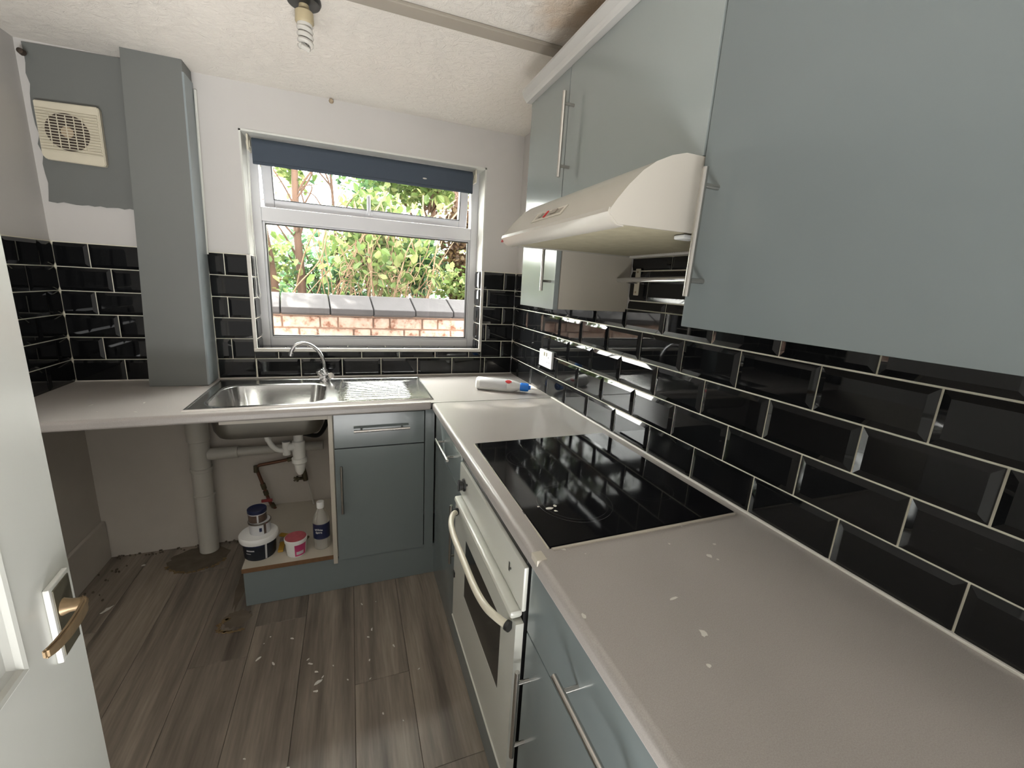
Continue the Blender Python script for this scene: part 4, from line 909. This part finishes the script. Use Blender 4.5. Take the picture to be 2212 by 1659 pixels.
# ------------------------------------------------------------------ floor litter and damage
b = B(); splats(b, [(-1.665, -.30, .02, 1.8)], FL+.0002)
b.free()
def ragged(cx, cy, rx, ry, n=26, amp=.25): return [(cx+rx*(1+random.uniform(-amp, amp))*math.cos(2*PI*k/n), cy+ry*(1+random.uniform(-amp, amp))*math.sin(2*PI*k/n)) for k in range(n)]
b = B(); prism(b, ragged(-1.70, -.13, .13, .11, 40, .07), 'z', FL+.0002, FL+.0012); prism(b, ragged(-1.43, -.63, .05, .05, 30, .15), 'z', FL+.0002, FL+.0012); prism(b, ragged(-1.455, -.35, .02, .22, 30, .15), 'z', FL+.0002, FL+.0010)
bm_ix(b); islands('adhesive_patch', b, M['debrisd'], fl)
b = B()
for (cx, cy, rx, ry, a0, a1) in ((-1.70, -.13, .13, .11, 200, 340), (-1.43, -.66, .06, .045, 120, 300)):
    for k in range(18):
        a = D(a0+(a1-a0)*k/17); px_, py_ = cx+rx*math.cos(a), cy+ry*math.sin(a); prism(b, [(px_+random.uniform(-.009, .009)+.007*math.cos(q), py_+random.uniform(-.004, .004)+.007*math.sin(q)) for q in (0, 1.2, 2.4, 3.9, 5.1)], 'z', FL+.001, FL+.0035)
obj('broken_plank_edge', b, M['debris'], fl, kind='stuff')
b = B(); sp = []
for k in range(46): sp.append((random.uniform(-1.35, -.72), random.uniform(-2.3, -.66), random.uniform(.0018, .005), random.uniform(1, 3)))
sp += [(-1.16, -1.33, .008, 1.5), (-1.165, -1.35, .006, 1), (-1.09, -1.05, .009, 1.8), (-1.95, -.42, .01, 2.6), (-1.93, -.12, .008, 1.3)]
splats(b, sp, FL+.0002, .0016); obj('paint_flakes', b, M['pale'], fl, kind='stuff')
b = B(); splats(b, [(random.gauss(-2.05, .05), random.uniform(-.7, -.02), random.uniform(.002, .006), 1.2) for k in range(26)]+[(random.uniform(-2.08, -1.45), random.gauss(-.02, .012), random.uniform(.002, .006), 1.4) for k in range(40)], FL+.0002, .006); obj('rubble', b, M['debrisd'], fl, kind='stuff')

# ------------------------------------------------------------------ kitchen door (open, left foreground)
dang = D(5); E0 = Vector((-1.278, -1.823, 0)); dd = Vector((math.sin(dang), -math.cos(dang), 0)); dn = Vector((math.cos(dang), math.sin(dang), 0))
DM = Matrix(((dd.x, dn.x, 0, E0.x), (dd.y, dn.y, 0, E0.y), (0, 0, 1, 0), (0, 0, 0, 1)))   # (u, w, z)
def dbox(bm, u0, u1, w0, w1, z0, z1, bev=0): t = bmesh.new(); box(t, u0, u1, w0, w1, z0, z1, bev=bev); merge(bm, t, DM)
DW = .762; zt_, zb_ = 1.06, FL+.006
rails = [(.60, .112-.20+.10)]
b = B()
ups = (.104, .345); ups2 = (.417, .658)
pz = [(.111, .98), (-.78, -.10)]
# stiles and rails round four recessed panels
dbox(b, 0, .104, -.037, 0, zb_, zt_); dbox(b, .658, DW, -.037, 0, zb_, zt_); dbox(b, .345, .417, -.037, 0, zb_, zt_)
for u0, u1 in (ups, ups2):
    dbox(b, u0, u1, -.037, 0, .98, zt_); dbox(b, u0, u1, -.037, 0, -.10, .111); dbox(b, u0, u1, -.037, 0, zb_, -.78)
    for (z0, z1) in pz: dbox(b, u0-.001, u1+.001, -.026, -.006, z0, z1)
kd = struct('door_1', b, M['door'])
def moulding(bm, u0, u1, z0, z1, wd=.020):
    prof_ = [(0, 0), (.003, .0015), (.008, .0005), (.012, -.003), (wd, -.0062), (0, -.0062)]
    cs = [(u0, z0, 1, 1), (u1, z0, -1, 1), (u1, z1, -1, -1), (u0, z1, 1, -1)]; L_ = []
    t = bmesh.new()
    for (cu, cz, su, sz_) in cs: L_.append([t.verts.new((cu+su*p[0], p[1], cz+sz_*p[0])) for p in prof_])
    for k in range(4):
        a, c = L_[k], L_[(k+1) % 4]
        for m_ in range(len(prof_)): t.faces.new((a[m_], c[m_], c[(m_+1) % len(prof_)], a[(m_+1) % len(prof_)]))
    merge(bm, t, DM)
for u0, u1 in (ups, ups2):
    for z0, z1 in pz: b = B(); moulding(b, u0, u1, z0, z1); obj('panel_moulding', b, M['door'], kd)
b = B(); dbox(b, .016, .060, 0, .006, .074, .172, bev=.0015); pt_ = obj('handle_plate', b, M['white'], kd, True)
b = B(); dbox(b, .0205, .0555, .0055, .0072, .079, .167, bev=.0005); obj('worn_plate_face', b, M['platein'], kd)
def dtube(pts, rad, seg=12):
    t = bmesh.new(); tube(t, pts, rad, seg); q = B(); merge(q, t, DM); return q
hz = .137
obj('spindle', dtube([(.043, .006, hz), (.043, .014, hz), (.044, .027, hz)], [.0105, .0075, .0065]), M['brass'], kd, True)
b = B(); t = bmesh.new()
pth = [(.040, .024, hz+.002), (.048, .028, hz), (.066, .029, hz-.001), (.090, .028, hz-.002), (.110, .026, hz-.001), (.122, .022, hz)]
rings = []
for i, p in enumerate(pth):
    hh_ = [.0075, .0085, .0085, .008, .007, .0055][i]; ww = .0028
    rings.append([t.verts.new((p[0], p[1]+sx*ww, p[2]+sz2*hh_)) for sx, sz2 in ((-1, -1), (1, -1), (1, 1), (-1, 1))])
for a, c in zip(rings, rings[1:]):
    for k in range(4): t.faces.new((a[k], a[(k+1) % 4], c[(k+1) % 4], c[k]))
t.faces.new(rings[0]); t.faces.new(rings[-1]); bmesh.ops.bevel(t, geom=list(t.edges), offset=.002, segments=2, affect='EDGES'); merge(b, t, DM); obj('lever', b, M['brass'], kd, True)

# ------------------------------------------------------------------ outside: alley, garden wall, planting
g = struct('ground', bx(-14, 14, .27, 22, FL-.6, FL-.25), M['yard'])
g['kind'] = 'structure'
so_ = obj('garden_soil', bx(-12, 12, 1.02, 20, FL-.25, -.15), M['soil'], None); so_['kind'] = 'structure'
gw = thing('garden_wall', 'flaking painted brick boundary wall with sloping stone copings outside the window', 'wall', (-.8, .85, FL-.25))
b = B(); box(b, -4.2, 3.2, .762, .965, FL-.25, .272); obj('mortar_core', b, M['mortar'], gw)
bc = {}
for i in range(9):
    z0 = .268-.083*(i+1); z1 = z0+.074; xx = -3.1+(.1 if i % 2 else 0); k = 0
    while xx < 2.0:
        l_ = .222 if (k+i) % 2 == 0 else .105
        if i > 3 and (xx < -1.9 or xx > .6): xx += l_+.010; k += 1; continue
        key = (l_,)
        if key not in bc:
            t = bmesh.new(); box(t, -l_/2, l_/2, -.012, .02, -.037, .037, bev=.005, seg=1); me = bpy.data.meshes.new('brick'); t.to_mesh(me); t.free(); me.materials.append(M['brick']); bc[key] = me
        o = bpy.data.objects.new('brick', bc[key]); C.objects.link(o); o.parent = gw; o.location = Vector((xx+l_/2, .762+random.uniform(-.003, .004), z0+.037+T))-WL[gw]; o.rotation_euler = (0, 0, random.gauss(0, .012))
        xx += l_+.010; k += 1
xs = [-1.37, -1.068, -.787, -.498, -.218, .075, .365, .66, .95, 1.25, 1.55, 1.85]; xs = [-1.37-.30*k for k in range(6, 0, -1)]+xs
for a, c in zip(xs, xs[1:]):
    b = B(); g_ = .005; lo = random.uniform(-.003, .003)
    cs = [(.700, .286), (.700, .322), (.880, .404), (.925, .408), (.975, .395), (1.03, .30), (1.03, .27), (.76, .27), (.742, .279)]
    sk2 = -.02
    va = [b.verts.new((a+g_+sk2*(p[0]-.7)/.2, p[0]+lo, p[1]+lo)) for p in cs]; vb = [b.verts.new((c-g_+sk2*(p[0]-.7)/.2, p[0]+lo, p[1]+lo+random.uniform(-.001, .001)*0)) for p in cs]; n = len(cs)
    b.faces.new(va); b.faces.new(vb[::-1])
    for k in range(n): b.faces.new((va[k], va[(k+1) % n], vb[(k+1) % n], vb[k]))
    bmesh.ops.bevel(b, geom=list(b.edges), offset=.003, segments=1, affect='EDGES'); obj('coping_stone', b, M['stone'], gw)

def leaves(cloud, size, m, name, parent, droop=.3):
    """cloud: list of points; each gets one folded six-point leaf"""
    vs = []; fs = []
    for p in cloud:
        if beam_gap2(p): continue
        s = size*random.uniform(.5, 1.25)
        q = Matrix.Rotation(random.uniform(0, 2*PI), 3, 'Z') @ Matrix.Rotation(random.gauss(droop, .7), 3, 'X') @ Matrix.Rotation(random.gauss(0, .6), 3, 'Y')
        i = len(vs)
        for c_ in ((0, 0, 0), (.32*s, .3*s, .06*s), (.26*s, .75*s, .05*s), (0, 1.1*s, -.05*s), (-.26*s, .75*s, .05*s), (-.32*s, .3*s, .06*s)):
            vs.append(tuple((q @ Vector(c_))+p))
        fs += [(i, i+1, i+2, i+3), (i, i+3, i+4, i+5)]
    me = bpy.data.meshes.new(name); me.from_pydata(vs, [], fs); me.materials.append(m)
    o = bpy.data.objects.new(name, me); C.objects.link(o)
    if parent: o.parent = parent; me.transform(Matrix.Translation(Vector((0, 0, T))-WL[parent]))
    else: me.transform(Matrix.Translation((0, 0, T)))
    o['kind'] = 'stuff'; return o
SUN = Vector((-.70, 1, 1.15)).normalized()
def in_view_gap(p, gaps):
    # openings in the canopy, given as real spheres in the garden
    for (c_, r_) in gaps:
        if (p-c_).length < r_: return True
    return False
def ball(n, c_, rx, ry, rz, hollow=.5):
    out = []
    while len(out) < n:
        v_ = Vector((random.gauss(0, 1), random.gauss(0, 1), random.gauss(0, 1))).normalized()*(hollow+(1-hollow)*random.random()**.6)
        out.append(Vector((c_[0]+v_.x*rx, c_[1]+v_.y*ry, c_[2]+v_.z*rz)))
    return out
def clumped(n, c_, rx, ry, rz, nc, cr):
    cs = ball(nc, c_, rx, ry, rz, .15); out = []
    for i in range(n):
        k = random.choice(cs); out.append(k+Vector((random.gauss(0, cr), random.gauss(0, cr), random.gauss(0, cr*.7))))
    return out
def tree(name, label, x_, y_, trunk_pts, rad, branches, crown, leafm, size, group=None):
    t_ = thing(name, label, 'tree', (x_, y_, -.16), group)
    b_ = B(); tube(b_, smoothpath(trunk_pts, 4), [rad*(1-.55*i/(4*(len(trunk_pts)-1))) for i in range(4*(len(trunk_pts)-1)+1)], 10); obj('trunk', b_, M['bark'], t_, True)
    b_ = B()
    for (pts, rr) in branches: sp_p = smoothpath(pts, 4); tube(b_, sp_p, [rr*(1-.7*i/len(sp_p)) for i in range(len(sp_p))], 6)
    obj('branches', b_, M['bark'], t_, True)
    leaves(crown, size, leafm, 'foliage', t_)
    return t_
def branchset(base, z0, z1, n, reach, rr):
    out = []
    for k in range(n):
        t = random.random(); p = Vector((base[0]+random.uniform(-.03, .03), base[1], z0+(z1-z0)*t)); d_ = Vector((random.uniform(-1, 1), random.uniform(-.7, .4), random.uniform(.4, 1.2))).normalized()
        out.append(([p, p+d_*reach*.4+Vector((0, 0, .05)), p+d_*reach*.8+Vector((random.uniform(-.1, .1), 0, .05)), p+d_*reach], rr))
    return out
# gaps cut through the leaves along sun rays to place sun patches indoors
def beam_gap2(p):
    for (q, rr) in ((Vector((-.28, -.38, .03)), .07), (Vector((-.22, .05, .42)), .085), (Vector((-.42, -.12, .01)), .035), (Vector((-.62, -.12, .01)), .03), (Vector((0, -.42, .2)), .02)):
        d_ = p-q
        if (d_-SUN*d_.dot(SUN)).length < rr: return True
    return False
gaps = [(Vector((-1.55, 2.6, 1.25)), .30), (Vector((-1.35, 2.8, .98)), .23), (Vector((-1.15, 2.7, 1.45)), .26)]  # openings to plain sky, left and middle of the casement
tree('slender_tree', 'slender reddish brown tree trunk behind the left end of the garden wall', -1.75, 2.0, [(-1.50, 1.6, -.16), (-1.54, 1.62, .5), (-1.60, 1.66, 1.0), (-1.68, 1.7, 1.7), (-1.72, 1.7, 2.6)], .045, branchset((-1.62, 1.65), .5, 1.9, 10, .6, .012), [p for p in clumped(1500, (-1.8, 1.9, 2.1), .8, .6, .55, 40, .12)+clumped(2600, (-1.95, 2.1, 2.75), .75, .5, .5, 90, .10)+clumped(420, (-1.45, 1.9, 1.42), .42, .25, .22, 26, .06) if not in_view_gap(p, gaps)], M['leaf'], .075)  # highest crown clump added out of view to break up the sun
tree('young_tree', 'straight bare-stemmed young tree left of centre behind the garden wall', -1.3, 1.9, [(-1.33, 1.7, -.16), (-1.33, 1.7, .5), (-1.345, 1.72, .95), (-1.33, 1.74, 1.6), (-1.27, 1.75, 2.5)], .040, branchset((-1.33, 1.72), .6, 1.8, 10, .5, .010), [p for p in clumped(1500, (-1.0, 2.4, 1.95), .8, .5, .50, 60, .09) if not in_view_gap(p, gaps)], M['leafd'], .075)
tree('thin_tree', 'thin dark sapling standing left of the tangle of vines', -1.1, 2.1, [(-1.03, 1.8, -.16), (-1.04, 1.8, .5), (-1.05, 1.8, 1.0), (-1.08, 1.85, 1.6)], .020, branchset((-1.04, 1.8), .5, 1.4, 6, .4, .008), [p for p in clumped(520, (-.95, 2.0, 1.55), .40, .3, .30, 30, .07) if not in_view_gap(p, gaps)], M['leafd'], .06)
tree('broad_tree', 'broad leafy tree filling the upper right of the window view', .2, 3.2, [(-.15, 2.6, -.16), (-.12, 2.6, .6), (-.05, 2.65, 1.3), (.1, 2.7, 2.3)], .07, branchset((-.1, 2.6), .8, 2.1, 14, .9, .016), [p for p in clumped(4600, (-.10, 2.5, 1.72), .95, .55, .42, 110, .10) if not in_view_gap(p, gaps)], M['leaf'], .085)
beam_gap = beam_gap2
def unused_(p):
    for (q, rr) in ((Vector((-.28, -.38, .03)), .07), (Vector((-.22, .05, .42)), .085), (Vector((-.42, -.12, .01)), .035), (Vector((-.62, -.12, .01)), .03), (Vector((0, -.42, .2)), .02)):
        d_ = p-q
        if (d_-SUN*d_.dot(SUN)).length < rr: return True
    return False
# brown, dead ivy-clad trunk on the right
iv = tree('ivy_clad_trunk', 'thick trunk wrapped in dead brown ivy at the right of the window view', .12, 1.75, [(.02, 1.65, -.16), (.03, 1.65, .5), (.02, 1.66, 1.0), (.06, 1.68, 1.7)], .085, branchset((.02, 1.6), .6, 1.2, 5, .35, .010), clumped(2100, (.05, 1.62, .85), .17, .13, .55, 60, .045), M['leafb'], .055)
# shrubs and ivy along the back of the wall: each bush its own thing
bushes = [('green_bush', 'bright green bush behind the wall at the left edge of the view', (-1.75, 1.75, .55), (.40, .32, .38), 1300, 'leaf', .06),
          ('green_bush', 'blue-green bush low behind the wall between the left trunks', (-1.15, 2.0, .55), (.45, .3, .38), 1500, 'leafd', .06),
          ('green_bush', 'yellow-green leafy bush behind the wall in the middle of the view', (-.72, 1.75, .80), (.36, .30, .42), 2000, 'leaf', .065),
          ('green_bush', 'dark blue-green bush behind the wall, left of the brown ivy trunk', (-.32, 1.95, .75), (.30, .3, .38), 1600, 'leafd', .065),
          ('green_bush', 'low bright bush behind the wall at its right end', (.10, 1.42, .48), (.34, .22, .17), 1200, 'leaf', .05),
          ('green_bush', 'large dim green bush far behind the other planting', (-1.0, 3.6, .45), (1.9, .5, .62), 3800, 'leafd', .09)]
for nm, lab, c_, rr, n, lm, sz in bushes:
    t_ = thing(nm, lab, 'bush', (c_[0], c_[1], -.16), 'bushes behind the garden wall')
    b_ = B()
    for k in range(7):
        p = Vector((c_[0]+random.uniform(-.1, .1), c_[1]+random.uniform(-.05, .05), -.16)); q_ = Vector((c_[0]+random.uniform(-.7, .7)*rr[0], c_[1]+random.uniform(-.6, .6)*rr[1], c_[2]+random.uniform(-.2, .6)*rr[2])); tube(b_, smoothpath([p, (p+q_)/2+Vector((random.uniform(-.06, .06), 0, .05)), q_], 4), .007, 6)
    obj('stems', b_, M['bark'], t_, True)
    cl = clumped(n, c_, rr[0], rr[1], rr[2], max(20, n//28), .07)
    leaves([p for p in cl if not in_view_gap(p, gaps) and p.y > 1.04 and p.z > -.1], sz, M[lm], 'foliage', t_)
# tangle of bare tan stems
vn = thing('vine_tangle', 'tangle of dry tan climbing stems above the middle of the garden wall', 'vine', (-.75, 1.4, -.16))
b = B()
for k in range(46):
    x0_ = random.gauss(-.88, .28); y0_ = random.uniform(1.12, 1.6); dx_ = random.gauss(.15, .25); h_ = random.uniform(.5, 1.1)
    P = [(x0_, y0_, .15), (x0_+dx_*.3+random.uniform(-.06, .06), y0_+random.uniform(-.06, .06), .15+h_*.35), (x0_+dx_*.7+random.uniform(-.1, .1), y0_+random.uniform(-.06, .06), .15+h_*.7), (x0_+dx_*1.1+random.uniform(-.1, .1), y0_+random.uniform(-.05, .05), .15+h_)]
    sp_p = smoothpath(P, 5); tube(b, sp_p, [random.choice((.003, .004, .006))]*len(sp_p), 5)
for k in range(26):
    x0_ = random.gauss(-.58, .18); y0_ = random.uniform(1.05, 1.25); z_ = random.uniform(.40, .62); R1 = random.uniform(.03, .09); sp_p = [(x0_+R1*math.cos(a*.6)+.004*a, y0_+.02*math.sin(a), z_+R1*1.2*math.sin(a*.6)) for a in range(0, random.randint(5, 11))]
    tube(b, sp_p, .0028, 5)
obj('stems', b, M['stemt'], vn, True, kind='stuff')
leaves([Vector((random.gauss(-.68, .24), random.uniform(1.05, 1.5), random.gauss(.66, .18))) for k in range(420)], .075, M['leaf'], 'foliage', vn)
